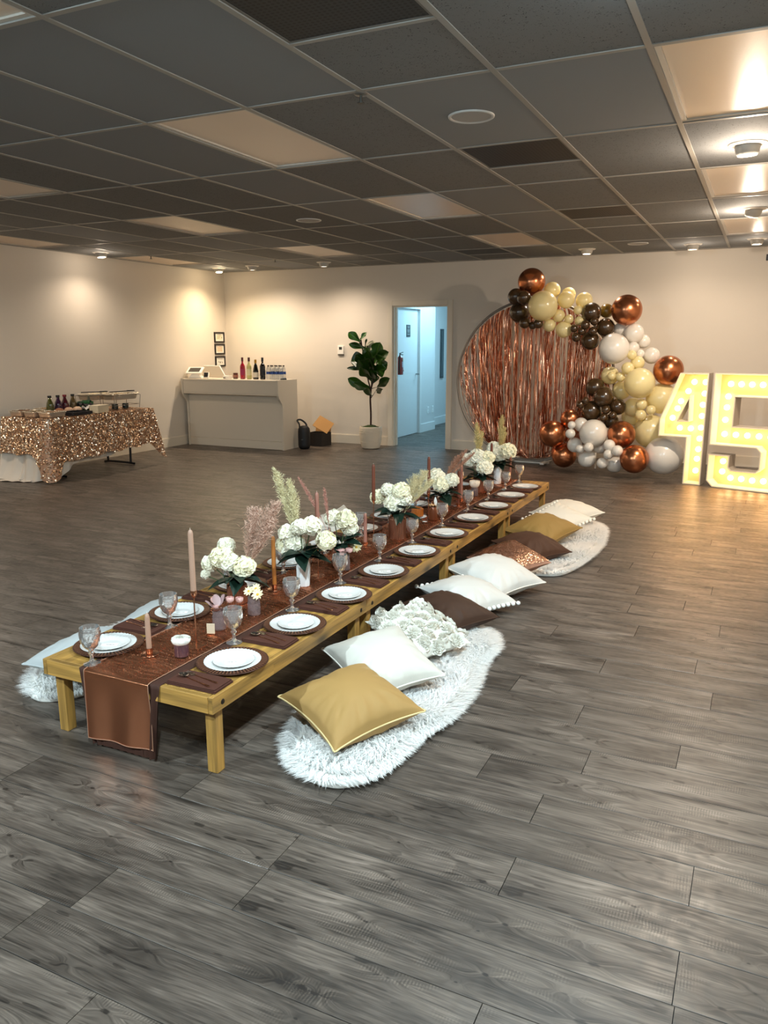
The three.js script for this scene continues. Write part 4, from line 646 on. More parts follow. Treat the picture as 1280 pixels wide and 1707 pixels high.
// ================================================= four low wooden tables in a row
const pineTex = dataTex(512, 512, (x, y) => {
  const u = x / 512, v = y / 512, w = (fbm(u * 2, v * 5, 2) - 0.5) * 0.12, g = Math.sin((v + w) * 95) * 0.5 + 0.5, f = noise(u * 12, v * 260); const kx = ((u - 0.62) * 0.5), ky = v - 0.4, k = Math.exp(-(kx * kx + ky * ky) / 0.0006);
  const L = 0.62 + g * 0.16 + (f - 0.5) * 0.16 + (noise(u * 3, v * 9) - 0.5) * 0.2 - k * 0.35; return [232 * L + 18, 190 * L + 14, 118 * L + 6];
});
const pine = std('#e0cfae', 0.5, { map: pineTex, bumpMap: pineTex, bumpScale: 0.0004 });
const TX0 = -2.433, TX1 = -1.617, TZ = [-2.0, -3.183, -4.366, -5.549, -6.732];
{
  const L = ['low pine table at the near end of the row, under the hanging runner', 'low pine table, second in the row from the near end', 'low pine table, third in the row from the near end', 'low pine table at the far end of the row'];
  const bolt = lathe([[0, 0.004], [0.007, 0.0035], [0.0105, 0.001], [0.0105, 0]], 16).rotateZ(-Math.PI / 2), boltM = std('#241a12', 0.4, { metalness: 0.5 });
  const len = 1.181, w = TX1 - TX0;
  const t = thing('low_table', L[0], 'table', [TX0, 0, TZ[0] - len], 0, 'low tables set end to end');   // local z runs 0 (far) .. len (near)
  const rail = (x) => rb(0.02, 0.064, len, x, TOP - 0.032, len / 2, 0.003, 'z');
  part('tabletop', merge([0, 1, 2, 3].map((i) => rb((w - 0.042) / 4 - 0.001, 0.018, len - 0.042, 0.021 + (w - 0.042) / 4 * (i + 0.5), TOP - 0.0092, len / 2, 0.002, 'z'))), pine, t);
  part('side_rail', rail(0.01), pine, t); part('side_rail', rail(w - 0.01), pine, t);
  part('end_rail', rb(w - 0.041, 0.064, 0.02, w / 2, TOP - 0.032, len - 0.01, 0.003), pine, t); part('end_rail', rb(w - 0.041, 0.064, 0.02, w / 2, TOP - 0.032, 0.01, 0.003), pine, t);
  for (const x of [0.0425, w - 0.0425]) for (const z of [0.0575, len - 0.0575]) part('leg', rb(0.044, TOP - 0.02, 0.044, x, (TOP - 0.02) / 2, z, 0.003, 'y'), pine, t);
  for (const z of [0.0575, len - 0.0575]) { part('bolt', bolt, boltM, t).position.set(w - 0.0005, TOP - 0.036, z); const b = part('bolt', bolt, boltM, t); b.position.set(0.0005, TOP - 0.036, z); b.rotation.y = Math.PI; }
  for (let i = 1; i < 4; i++) copyOf(t, L[i], [TX0, 0, TZ[i] - len]);
}
// ================================================= runners
const ZN = -2.0, ZF = -6.731;
function cloth(x0, x1, nearDrop, farDrop, lift, nu, nv, f, thick) {              // cloth over the row of tables: down the near end, along the top, down the far end
  const top = ZN - ZF, total = nearDrop + top + farDrop;
  const point = (u, v) => {
    const s = v * total; let y, z;
    if (s < nearDrop) { y = TOP + lift - (nearDrop - s); z = ZN + lift + 0.002; } else if (s < nearDrop + top) { y = TOP + lift; z = ZN - (s - nearDrop); } else { y = TOP + lift - (s - nearDrop - top); z = ZF - lift - 0.002; }
    const d = f(u, s, s < nearDrop ? 0 : s < nearDrop + top ? 1 : 2, s - nearDrop);
    return [lerp(x0, x1, u) + d[0], y + d[1], z + d[2]];
  };
  const g = surf(nu, nv, point); g.point = point; return g;
}
{
  const under = cloth(-2.236, -1.846, 0.30, 0.24, 0.0012, 40, 300, (u, s, k, a) => { const ed = Math.abs(u - 0.5) * 2; if (k === 0) { const dn = 0.30 - s; return [ed > 0.5 ? (0.5 - u) * dn * 0.25 + Math.sin(u * 60) * 0.004 * dn * 3 : 0, 0, Math.sin(u * 70) * 0.010 * smooth(0, 0.1, dn) * (ed > 0.7 ? 1 : 0.2)]; } if (k === 1) return [Math.sin(a * 5) * 0.006 * ed, 0.0008 * ed, 0]; return [0, 0, -0.004 * Math.abs(Math.sin(u * 25))]; });
  const ud = solo('under_runner', under, std('#3a1a09', 0.8, { side: THREE.DoubleSide }), 'dark brown satin runner lying under the copper sequin runner', 'runner');
  const wave = (u, a) => { const m = smooth(0.25, 0.7, noise(u * 4 + a * 2.3, a * 9 + 5)), ph = a * 255 + 9 * fbm(u * 2.6 + 4, a * 7, 2) + u * 5, r1 = Math.pow(0.5 + 0.5 * Math.sin(ph), 1.6); return 0.001 + 0.0105 * r1 * (0.35 + 0.65 * m) + 0.003 * noise(u * 7, a * 50); };
  const g = cloth(-2.206, -1.893, 0.272, 0.2, 0.003, 70, 900, (u, s, k, a) => { if (k === 1) return [Math.sin(a * 3.1) * 0.006, wave(u, a) * (0.15 + 0.85 * smooth(0.0, 0.09, u) * smooth(0.0, 0.09, 1 - u)) * smooth(0, 0.04, a) * (a > 4.7 ? 0.3 : 1), 0]; if (k === 0) { const dn = 0.272 - s; return [Math.sin(dn * 9) * 0.003, dn < 0.012 ? -0.004 : (u - 0.5) * 0.016 * dn * 3, 0.006 * Math.sin(u * 11 + dn * 3) * smooth(0, 0.15, dn) + 0.004 + (dn < 0.03 ? dn * 0.1 : 0.003)]; } return [0, 0, -0.006 - 0.004 * Math.sin(u * 12)]; });
  const spark = dataTex(512, 512, (x, y) => { const n = hash(x >> 1, y >> 1); return 90 + n * 150; }, false);
  const top = thing('sequin_runner', 'copper sequin table runner along the middle of the low tables', 'runner', [0, 0, 0]);
  part('cloth', g, std('#b87654', 0.25, { metalness: 0.9, side: THREE.DoubleSide, bumpMap: scaled(spark, 6, 60), bumpScale: 0.0001 }), top);
  const run = (f, n) => Array.from({ length: n }, (_, i) => { const p = f(i / (n - 1)); return [p[0], p[1] + 0.001, p[2] + 0.001]; });
  part('hem', merge([tube(run((t) => g.point(0.004, t * 0.95), 420), 0.0016, 700, 5), tube(run((t) => g.point(0.996, t * 0.95), 420), 0.0016, 700, 5), tube(run((t) => g.point(t, 0.0005), 40), 0.0016, 60, 5)]), std('#a87c62', 0.6), top);
  sequins('sequins', top, 16000, 0.0015, std('#e39a70', 0.3, { metalness: 1 }), () => { const u = rnd(), a = rnd() * 4.7; return [[lerp(-2.204, -1.895, u) + Math.sin(a * 3.1) * 0.006, TOP + 0.0035 + wave(u, a), ZN - a], V(0, 1, 0)]; }, 0.6);
}
// ================================================= place settings
const SURF = TOP + 0.0005;                                    // bare table top
const RUN = TOP + 0.0085;                                     // on the runner
const china = phys('#dcdad5', 0.28, { clearcoat: 0.4 }), chargerM = std('#4a2c20', 0.38, { metalness: 0.35 }), copper = std('#c08a6c', 0.26, { metalness: 1 }), silver = std('#d9cfc6', 0.2, { metalness: 1 });
const chargerGeo = latheMod([[0, 0.001], [0.075, 0.0], [0.085, 0.002], [0.100, 0.009], [0.118, 0.0115], [0.134, 0.0125], [0.137, 0.0135], [0.136, 0.0155], [0.133, 0.0160], [0.117, 0.0150], [0.099, 0.0125], [0.086, 0.0060], [0.076, 0.0035], [0, 0.0035]], 240, (a, k, r, y) => { const rib = (k >= 9 && k <= 11) ? 0.0022 * Math.cos(a * 60) * (k === 10 || k === 9 ? 1 : 0.4) : 0; return [r, y + (k >= 9 && k <= 11 ? rib : 0)]; });
const rayGeo = (() => { const L = []; for (let i = 0; i < 60; i++) { const a = (i + 0.5) / 60 * 6.2832; L.push(new THREE.BoxGeometry(0.030, 0.0012, 0.0045).translate(0.1165, 0.0168, 0).rotateY(a)); } return merge(L); })();
const plateGeo = (R, n, h) => latheMod([[0, 0.0012], [0.52, 0], [0.58, 0.0015], [0.66, 0.25], [0.85, 0.7], [0.985, 1], [1.0, 1.06], [0.985, 1.16], [0.85, 0.9], [0.67, 0.5], [0.60, 0.28], [0.54, 0.22], [0, 0.22]].map(([r, y]) => [r * R, y * h]), 200, (a, k, r, y) => {
  const e = k >= 4 && k <= 9 ? smooth(0.6 * R, R, r) : 0, sc = Math.abs(Math.cos(a * n / 2)); return [r * (1 + 0.022 * e * (sc - 0.5)), y + (k >= 3 && k <= 9 ? 0.0011 * (sc - 0.5) * (k === 9 ? 0.6 : 1) * (0.4 + e) : 0)];
});
const dinnerGeo = plateGeo(0.108, 44, 0.013), saladGeo = plateGeo(0.078, 30, 0.0105);
const cardTex = [0, 1, 2].map((v) => canvasTex(192, 80, (c) => {
  c.fillStyle = '#f7f5ef'; c.fillRect(0, 0, 192, 80); c.strokeStyle = '#15130f'; c.lineWidth = 5; c.lineCap = 'round'; c.beginPath();
  let x = 38; c.moveTo(x, 26); c.lineTo(x + 6, 52); c.moveTo(x + 24, 22); c.quadraticCurveTo(x + 6, 40, x + 26, 54); c.moveTo(x + 32, 38);
  for (let i = 0; i < 4 + v; i++) { const px = x + 32 + i * 15; c.quadraticCurveTo(px + 4, 30 + (i * 7 + v * 5) % 9, px + 7, 46); c.quadraticCurveTo(px + 10, (i + v) % 3 === 0 ? 66 : 50, px + 15, 38); }
  c.stroke();
}));
const cardMat = cardTex.map((m) => std('#ffffff', 0.7, { map: m })), cardEdge = std('#f4f2ec', 0.7);
const gobletGeo = (() => {
  const prof = []; const outer = [[0.0, 0.0], [0.026, 0.0], [0.0325, 0.002], [0.0325, 0.004], [0.018, 0.0085], [0.0105, 0.014], [0.0075, 0.022], [0.0072, 0.032], [0.0085, 0.040], [0.0125, 0.046], [0.0125, 0.050], [0.0085, 0.055], [0.012, 0.061]];
  for (const p of outer) prof.push(p);
  const bowl = (t) => { const y = lerp(0.064, 0.150, t); return [lerp(0.016, 0.0385, Math.pow(Math.sin(Math.min(1, t * 1.55) * Math.PI / 2), 0.75)) - 0.001 * smooth(0.7, 1, t), y]; };
  for (let i = 0; i <= 26; i++) prof.push(bowl(i / 26));
  const n0 = outer.length, n1 = prof.length; prof.push([0.0358, 0.1506]);
  for (let i = 10; i >= 1; i--) { const [r, y] = bowl(i / 10); prof.push([r - 0.0030, y]); } prof.push([0.008, 0.0705]); prof.push([0, 0.070]);
  return latheMod(prof, 64, (a, k, r, y) => { if (k >= n0 && k < n1 - 4) { const t = (k - n0) / (n1 - n0); const m = Math.abs(Math.sin(a * 8 + t * 9)) * Math.abs(Math.sin(a * 8 - t * 9)); const d = 0.5 * Math.cos(a * 16) * Math.sin(t * 20); return [r + 0.0024 * (m + d * 0.5) * smooth(0, 0.1, t), y]; } return [r, y]; });
})();
const goblM = phys('#f6f4f2', 0.04, { transmission: 0.93, thickness: 0.004, ior: 1.48 });
// folded napkin: three soft layers
const napkinM = std('#47200f', 0.8), napkinGeo = (() => { const L = []; for (let i = 0; i < 3; i++) L.push(surf(24, 20, (u, v) => { const uu = (u - 0.5) * 2, vv = (v - 0.5) * 2, top = 0.0055 * (i + 1), sag = 0.0015 * noise(u * 5 + i * 7, v * 4) - 0.004 * Math.pow(Math.max(Math.abs(uu), Math.abs(vv)), 8); return [uu * (0.108 - i * 0.002) + (i % 2 ? 0.003 : 0), top + sag, -vv * (0.056 - i * 0.0015)]; })); for (let i = 0; i < 3; i++) L.push(new RoundedBoxGeometry(0.214 - i * 0.004, 0.0048, 0.110 - i * 0.003, 2, 0.0022).translate(i % 2 ? 0.003 : 0, 0.0026 + 0.0053 * i, 0)); return merge(L); })();
const handle = (len, w) => extrude([[0, -w * 0.4], [len * 0.5, -w * 0.3], [len, -w], [len + 0.004, 0], [len, w], [len * 0.5, w * 0.3], [0, w * 0.4]], 0.0016, 0.0006).rotateX(-Math.PI / 2);
const spoonHandle = handle(0.12, 0.0042), spoonBowl = surf(20, 8, (u, v) => { const a = u * 6.2832, r = v; return [Math.cos(a) * r * 0.023 - 0.02, 0.001 + 0.007 * r * r, Math.sin(a) * r * 0.0155]; });
const forkHandle = handle(0.115, 0.004), forkHead = merge([bx(0.016, 0.0018, 0.018, -0.006, 0.001, 0), ...[-0.0075, -0.0025, 0.0025, 0.0075].map((z) => bx(0.034, 0.0016, 0.0024, -0.03, 0.002, z)), bx(0.004, 0.0018, 0.006, 0.003, 0.001, 0)]);
function setting(side, i, x, z, gx, gz, nz, turn, card) {
  const where = side === 'right' ? `right side of table, ${ord[i]} from the near end` : `left side of table, ${ord[i]} from the near end`;
  const add = (key, name, label, cat, p, t, group, build) => { if (setting[key]) return copyOf(setting[key], label, p, t, group); const o = setting[key] = thing(name, label, cat, p, t, group); build(o); return o; };
  add('charger', 'charger_plate', `brown ribbed charger plate, ${where}`, 'charger', [x, SURF, z], turn, `brown charger plates on the ${side}`, (o) => { part('dish', chargerGeo, chargerM, o); part('ribs', rayGeo, std('#8d5f47', 0.35, { metalness: 0.5 }), o); });
  add('dinner', 'dinner_plate', `white scalloped dinner plate, ${where}`, 'plate', [x, SURF + 0.0045, z], turn, `white dinner plates on the ${side}`, (o) => { part('dish', dinnerGeo, china, o); part('foot_ring', new THREE.TorusGeometry(0.058, 0.0012, 6, 48).rotateX(Math.PI / 2).translate(0, 0.001, 0), china, o); });
  add('salad', 'salad_plate', `small upper scalloped plate, ${where}`, 'plate', [x + 0.004, SURF + 0.0080, z - 0.002], turn + 0.3, `small white plates on the ${side}`, (o) => { part('dish', saladGeo, china, o); part('foot_ring', new THREE.TorusGeometry(0.042, 0.0012, 6, 40).rotateX(Math.PI / 2).translate(0, 0.001, 0), china, o); });
  if (card) {
    const k = 'card' + i % 3;
    add(k, 'name_card', `white name card with black handwriting, ${where}`, 'card', [x + 0.006, SURF + 0.0112, z + 0.004], turn + (side === 'right' ? 0.62 : 0.5), `name cards on the ${side}`, (o) => { part('card', bx(0.066, 0.0008, 0.027, 0, 0, 0), cardEdge, o); part('writing', new THREE.PlaneGeometry(0.064, 0.026).rotateX(-Math.PI / 2).translate(0, 0.0006, 0), cardMat[i % 3], o); });
  }
  if (nz !== null) {
    const nx = side === 'right' ? -1.735 : -2.315, nt = side === 'right' ? rr(-0.05, 0.05) : Math.PI + rr(-0.06, 0.06);
    add('napkin', 'napkin', `folded dark brown napkin, ${where}`, 'napkin', [nx, SURF, nz], nt, `folded brown napkins on the ${side}`, (o) => { part('folded_cloth', napkinGeo, napkinM, o); });
    const s = side === 'right' ? 1 : -1, cx = nx - s * 0.045;
    add('spoon', 'spoon', `rose gold spoon on napkin, ${where}`, 'spoon', [cx, SURF + 0.0178, nz + s * 0.012], nt - 0.25, `rose gold spoons on the ${side}`, (o) => { part('handle', spoonHandle, copper, o); part('bowl', spoonBowl, std('#e6dcd4', 0.16, { metalness: 1, side: THREE.DoubleSide }), o, 'shiny silver bowl'); });
    add('fork', 'fork', `rose gold fork on napkin, ${where}`, 'fork', [cx + s * 0.012, SURF + 0.0178, nz - s * 0.016], nt - 0.2, `rose gold forks on the ${side}`, (o) => { part('handle', forkHandle, copper, o); part('tines', forkHead, silver, o, 'shiny silver tines'); });
  }
  add('goblet', 'goblet', `clear pressed glass goblet, ${where}`, 'goblet', [gx, SURF + (gx > -1.86 && gx < -2.2 ? 0.003 : 0.0016), gz], rr(0, 6), `pressed glass goblets on the ${side}`, (o) => { part('glass', gobletGeo, goblM, o); });
}
const RZ = [-2.274, -2.721, -3.165, -3.609, -4.058, -4.541, -5.035, -5.495, -5.945, -6.366];
RZ.forEach((z, i) => { const gz = [-2.449, -2.89, -3.349, -3.808, -4.262, -4.76, -5.27, -5.74, -6.19, -6.60][i]; setting('right', i, -1.731, z, -1.852, gz, [-2.081, -2.531, -2.972, -3.412, -3.836, -4.315, -4.805, -5.274, -5.755, -6.195][i], 0, true); });
const LZ = [-2.201, -2.632, -3.09, -3.53, -3.97, -4.43, -4.85, -5.30, -5.762, -6.22];
LZ.forEach((z, i) => setting('left', i, -2.286, z, i === 2 ? -2.225 : -2.212, i === 0 ? -2.040 : z + 0.152, [-2.415, -2.862, -3.31, -3.75, -4.2, -4.64, -5.075, -5.53, -5.99, -6.45][i], Math.PI, i < 4));
// ================================================= candles
const waxes = { blush: std('#ad8872', 0.5), ochre: std('#a8672a', 0.5), rose: std('#9a6757', 0.5), brown: std('#6a3420', 0.5) };
function taper(label, x, y, z, len, r, wax) {
  const t = thing('taper_candle', label, 'candle', [x, y, z]);
  part('wax', lathe([[0, 0], [r, 0.0], [r * 0.98, len * 0.5], [r * 0.92, len - 0.018], [r * 0.7, len - 0.006], [r * 0.15, len]], 20), waxes[wax], t); part('wick', cyl(0.0008, 0.0006, 0.007, 0, len - 0.001, 0, 6), std('#efe6d8', 0.8), t);
}
function lowHolder(label, x, z) { const t = thing('candle_holder', label, 'candle holder', [x, RUN, z]); part('base', lathe([[0, 0], [0.034, 0], [0.036, 0.002], [0.034, 0.004], [0.012, 0.005], [0, 0.005]], 32), copper, t); part('cup', lathe([[0.010, 0.005], [0.0135, 0.008], [0.0145, 0.028], [0.0128, 0.028], [0.012, 0.009], [0, 0.008]], 24), copper, t); return RUN + 0.0085; }
function tallHolder(label, x, z, h, square) {
  const t = thing('candle_stand', label, 'candle holder', [x, RUN, z]);
  part('base', square ? rb(0.062, 0.003, 0.062, 0, 0.0016, 0, 0.001) : lathe([[0, 0], [0.036, 0], [0.037, 0.002], [0.035, 0.0035], [0, 0.0035]], 36), copper, t);
  part('stem', cyl(0.0028, 0.0028, h - 0.025, 0, 0.003, 0, 10), copper, t); part('cup', lathe([[0.003, h - 0.032], [0.006, h - 0.026], [0.0125, h - 0.018], [0.0135, h], [0.0118, h], [0.011, h - 0.016], [0, h - 0.018]], 24), copper, t); return RUN + h - 0.017;
}
{
  taper('short blush pink taper candle at the near end of the runner', -2.07, lowHolder('low copper candle holder at the near end of the runner', -2.07, -2.196), -2.196, 0.162, 0.0105, 'blush');
  taper('tall blush pink taper candle on the thin square-footed copper stand', -1.957, tallHolder('thin tall copper candle stand with square foot near the white rose cup', -1.957, -2.341, 0.235, true), -2.341, 0.265, 0.0112, 'blush');
  taper('ochre brown taper candle beside the white faceted vase', -2.085, lowHolder('low copper candle holder under the ochre candle', -2.085, -3.1), -3.1, 0.265, 0.0108, 'ochre');
  taper('pink taper candle rising between two hydrangea bunches', -2.002, tallHolder('thin copper candle stand with round foot behind the white faceted vase', -2.002, -3.385, 0.30), -3.385, 0.165, 0.0108, 'rose');
  taper('short rose taper candle before the ribbed copper pot', -2.06, lowHolder('low copper candle holder under the short rose candle', -2.06, -4.04), -4.04, 0.195, 0.0105, 'rose');
  taper('tall brown taper candle left of the ribbed copper pot', -2.083, tallHolder('thin copper candle stand left of the ribbed copper pot', -2.083, -4.20, 0.265), -4.20, 0.225, 0.0108, 'brown');
  taper('tall brown taper candle behind the amber jar candle', -2.045, tallHolder('thin copper candle stand behind the amber jar candle', -2.045, -4.99, 0.165), -4.99, 0.27, 0.0112, 'brown');
  taper('dark brown taper candle with wide copper foot, nearer of a pair', -1.962, lowHolder('low copper candle holder of the nearer dark brown candle', -1.962, -5.37), -5.37, 0.262, 0.0112, 'brown');
  taper('rose taper candle just behind the nearer dark brown candle', -2.01, lowHolder('low copper candle holder of the rose candle behind the pair', -2.01, -5.56), -5.56, 0.275, 0.0112, 'rose');
  taper('tall dark brown taper candle before the furthest white vase', -1.972, tallHolder('thin copper candle stand before the furthest white vase', -1.972, -6.17, 0.15), -6.17, 0.25, 0.0115, 'brown');
  taper('small rose taper candle at the far end of the runner', -1.93, lowHolder('low copper candle holder at the far end of the runner', -1.93, -6.58), -6.58, 0.21, 0.0112, 'rose');
}
// ================================================= vases and pots
const ceramic = phys('#e7e9e8', 0.25, { clearcoat: 0.5 }), copperPot = std('#8f5d46', 0.38, { metalness: 0.75 }), cutGlass = phys('#dcc4c2', 0.10, { transmission: 0.82, thickness: 0.004, ior: 1.45, bumpMap: scaled(wallBump, 3, 3), bumpScale: 0.004 });
const facetVase = (h) => latheMod([[0, 0.002], [0.026, 0], [0.031, 0.004], [0.034, h * 0.4], [0.0345, h * 0.72], [0.030, h * 0.86], [0.026, h * 0.93], [0.0275, h], [0.024, h], [0.023, h * 0.92], [0.026, h * 0.8], [0, h * 0.78]], 64, (a, k, r, y) => { const s = k > 0 && k < 7 ? 1 / Math.cos(((a % (Math.PI / 4)) - Math.PI / 8)) * 0.965 : 1; return [r * s, y]; });
const ribPot = (R, h) => latheMod([[0, 0.002], [R * 0.95, 0], [R, 0.005], [R, h * 0.86], [R * 0.97, h * 0.9], [R * 0.80, h * 0.97], [R * 0.82, h], [R * 0.76, h], [R * 0.75, h * 0.94], [0, h * 0.85]], 180, (a, k, r, y) => [k > 1 && k < 5 ? r + 0.0014 * Math.cos(a * 30) : r, y]);
function vase(label, x, z, geo, mat, cat = 'vase', extra) { const t = thing('vase', label, cat, [x, RUN, z]); part('body', geo, mat, t); if (extra) extra(t); }
vase('white faceted ceramic vase holding hydrangeas in the near half of the runner', -1.987, -3.215, facetVase(0.145), ceramic);
vase('white faceted ceramic vase at the far end of the runner', -1.992, -6.42, facetVase(0.15), ceramic);
vase('copper pot under the nearest hydrangea bunch', -2.133, -2.86, ribPot(0.046, 0.10), copperPot, 'pot');
vase('ribbed copper pot with dark leaves over its rim, middle of the runner', -1.967, -4.295, ribPot(0.053, 0.145), copperPot, 'pot');
vase('copper pot beside the pink roses, mostly behind a goblet', -2.00, -3.62, ribPot(0.046, 0.10), copperPot, 'pot');
vase('dark copper pot under the sixth hydrangea bunch', -2.03, -6.02, ribPot(0.05, 0.11), copperPot, 'pot');
vase('small copper pot under the hydrangea bunch behind the amber jar candle', -2.005, -5.17, ribPot(0.045, 0.10), copperPot, 'pot');
vase('brown jar vase holding a dried tan flower', -1.962, -4.874, lathe([[0, 0.002], [0.028, 0], [0.031, 0.005], [0.031, 0.07], [0.024, 0.082], [0.024, 0.092], [0.021, 0.092], [0.021, 0.08], [0, 0.075]], 32), std('#7a4428', 0.3, { metalness: 0.3 }), 'jar');
const budGlass = lathe([[0, 0.003], [0.026, 0], [0.0285, 0.004], [0.0285, 0.058], [0.026, 0.064], [0.0275, 0.084], [0.0258, 0.084], [0.0245, 0.064], [0.0265, 0.056], [0.0265, 0.008], [0, 0.008]], 40);
vase('mauve textured glass bud vase holding pink roses', -1.995, -2.541, budGlass, cutGlass); vase('mauve textured glass holding cream daisies', -1.966, -2.755, budGlass, cutGlass);
vase('smoky glass bud vase with pink leaves beside the third hydrangea bunch', -1.935, -3.55, budGlass, cutGlass); vase('glass bud vase holding one round pale rose', -1.985, -5.80, budGlass, cutGlass);
{
  const t = thing('glass_cup', 'purple textured glass cup topped by a white rose at the near end', 'cup', [-1.947, RUN, -2.24]);
  part('glass', lathe([[0, 0.003], [0.026, 0], [0.0285, 0.004], [0.029, 0.056], [0.027, 0.056], [0.0265, 0.008], [0, 0.008]], 40), phys('#55323c', 0.14, { clearcoat: 1, bumpMap: scaled(wallBump, 3, 3), bumpScale: 0.006 }), t);
}
{
  const t = thing('jar_candle', 'amber ribbed jar candle standing on a pale dish', 'candle', [-2.09, RUN + 0.0105, -4.90]); part('glass', ribPot(0.04, 0.06), phys('#a65a1c', 0.15, { clearcoat: 1 }), t); part('wax', cyl(0.029, 0.029, 0.003, 0, 0.05, 0, 24), std('#e6cba0', 0.6), t);
  const d = thing('dish', 'pale dish under the amber jar candle', 'dish', [-2.085, RUN, -4.90]); part('plate', lathe([[0, 0], [0.04, 0], [0.058, 0.007], [0.061, 0.010], [0.056, 0.0098], [0.04, 0.004], [0, 0.004]], 40), china, d);
  const w = thing('tealight', 'white tealight candle in a silver cup on the runner', 'candle', [-1.974, RUN, -4.755]); part('cup', lathe([[0, 0], [0.018, 0], [0.019, 0.013], [0.018, 0.013], [0.0175, 0.002], [0, 0.002]], 24), silver, w); part('wax', cyl(0.0172, 0.0172, 0.009, 0, 0.0022, 0, 24), std('#f4efe4', 0.5), w);
  const c = thing('place_card', 'small pale standing card behind the white rose cup', 'card', [-1.985, RUN, -2.47], 0.35); part('card', rb(0.034, 0.048, 0.004, 0, 0.0245, 0, 0.001), std('#cdb89c', 0.6), c); part('foot', rb(0.04, 0.006, 0.014, 0, 0.0032, 0, 0.001), copper, c);
}
// ================================================= flowers
const petalM = phys('#f6efd8', 0.65, { side: THREE.DoubleSide }), petalM2 = phys('#f1ebd6', 0.65, { side: THREE.DoubleSide }), petalM3 = phys('#f3ebcb', 0.65, { side: THREE.DoubleSide });
const darkLeaf = phys('#16291f', 0.38, { side: THREE.DoubleSide }), stemM = std('#3c4a24', 0.7);
function petal(w, l, cup) { return surf(4, 4, (u, v) => { const s = (u - 0.5) * 2, wd = Math.sin(Math.PI * clamp(0.12 + v * 0.80, 0, 1)) * w; return [s * wd, cup * v * v * l + Math.abs(s) * wd * 0.25, v * l]; }); }
function floret(size) { const L = []; for (let i = 0; i < 4; i++) L.push(petal(size * 0.62, size, 0.25).rotateY(i * Math.PI / 2)); return merge(L); }
const floretGeo = floret(1);
function headGeo(r, n) {
  const L = [];
  for (let i = 0; i < n; i++) {
    const y = 1 - 1.72 * (i + 0.5) / n, a = i * 2.39996 + rr(-0.2, 0.2), rad = Math.sqrt(Math.max(0, 1 - y * y)), d = V(Math.cos(a) * rad, y, Math.sin(a) * rad);
    const q = new THREE.Quaternion().setFromUnitVectors(V(0, 1, 0), d.clone().add(V(rr(-0.3, 0.3), rr(-0.2, 0.3), rr(-0.3, 0.3))).normalize()), s = r * rr(0.31, 0.44);
    L.push(floretGeo.clone().rotateY(rr(0, 6)).scale(s, s, s).applyQuaternion(q).translate(d.x * r * 0.78, d.y * r * 0.70, d.z * r * 0.78));
  }
  L.push(ball(r * 0.6, 0, 0, 0, 12).scale(1, 0.9, 1)); return merge(L);
}
const headVariants = [headGeo(1, 95), headGeo(1, 84), headGeo(1, 105)];
function broadLeaf(len, w, bend) { return surf(6, 10, (u, v) => { const s = (u - 0.5) * 2, wd = Math.sin(Math.PI * Math.pow(v, 0.8)) * w * 0.5 + 0.001; return [s * wd, -bend * v * v * len + Math.abs(s) * wd * 0.35, v * len]; }); }
const leafVariants = [broadLeaf(0.11, 0.062, 0.25), broadLeaf(0.10, 0.055, 0.45), broadLeaf(0.085, 0.05, 0.1)];
function bunch(label, base, topY, heads, leaves) {
  const t = thing('hydrangea_bunch', label, 'flowers', [base[0], topY, base[1]]);
  heads.forEach(([x, y, z, r], i) => { const m = part('flower_head', headVariants[i % 3], [petalM, petalM2, petalM3][(i * 2 + heads.length) % 3], t); m.position.set(x - base[0], y - topY, z - base[1]); m.scale.setScalar(r * 1.02); m.rotation.y = rnd() * 6; });
  for (let i = 0; i < leaves + 4; i++) { const a = i / leaves * 6.2832 + rr(-0.2, 0.2); const m = part('leaf', leafVariants[i % 3], darkLeaf, t); m.position.set(Math.sin(a) * 0.018, 0.005 + 0.05 * (i % 3) / 3, Math.cos(a) * 0.018); m.rotation.set(i % 2 ? 0.0 : -0.45, a, rr(-0.3, 0.3), 'YXZ'); m.scale.setScalar(rr(1.0, 1.35)); }
  part('stems', merge(heads.map(([x, y, z]) => rod([0, -0.03, 0], [(x - base[0]) * 0.9, y - topY - 0.01, (z - base[1]) * 0.9], 0.0028))), stemM, t);
}
bunch('white hydrangea bunch with dark leaves nearest the camera', [-2.133, -2.86], 0.423, [[-2.300, .482, -2.885, .044], [-2.204, .534, -2.85, .056], [-2.207, .579, -2.89, .044], [-2.160, .519, -2.85, .047], [-2.088, .498, -2.86, .053], [-2.305, .439, -2.85, .024]], 10);
bunch('white hydrangea bunch in the white faceted vase', [-1.987, -3.215], 0.468, [[-2.037, .538, -3.215, .054], [-2.066, .590, -3.195, .044], [-2.108, .514, -3.235, .045], [-1.988, .625, -3.195, .045], [-1.947, .627, -3.235, .052], [-1.841, .574, -3.195, .050], [-2.063, .492, -3.205, .038]], 10);
bunch('white hydrangea bunch in the copper pot beside pink roses', [-2.00, -3.62], 0.423, [[-2.066, .567, -3.67, .052], [-1.966, .574, -3.63, .060], [-1.955, .527, -3.65, .045]], 8);
bunch('white hydrangea bunch in the ribbed copper pot', [-1.967, -4.295], 0.468, [[-2.107, .565, -4.32, .055], [-2.022, .625, -4.28, .046], [-1.983, .545, -4.29, .067], [-1.933, .628, -4.28, .056], [-1.922, .577, -4.30, .046]], 12);
bunch('white hydrangea bunch behind the amber jar candle', [-2.005, -5.17], 0.423, [[-2.061, .558, -5.17, .073], [-2.007, .521, -5.13, .060], [-1.941, .554, -5.17, .053]], 8);
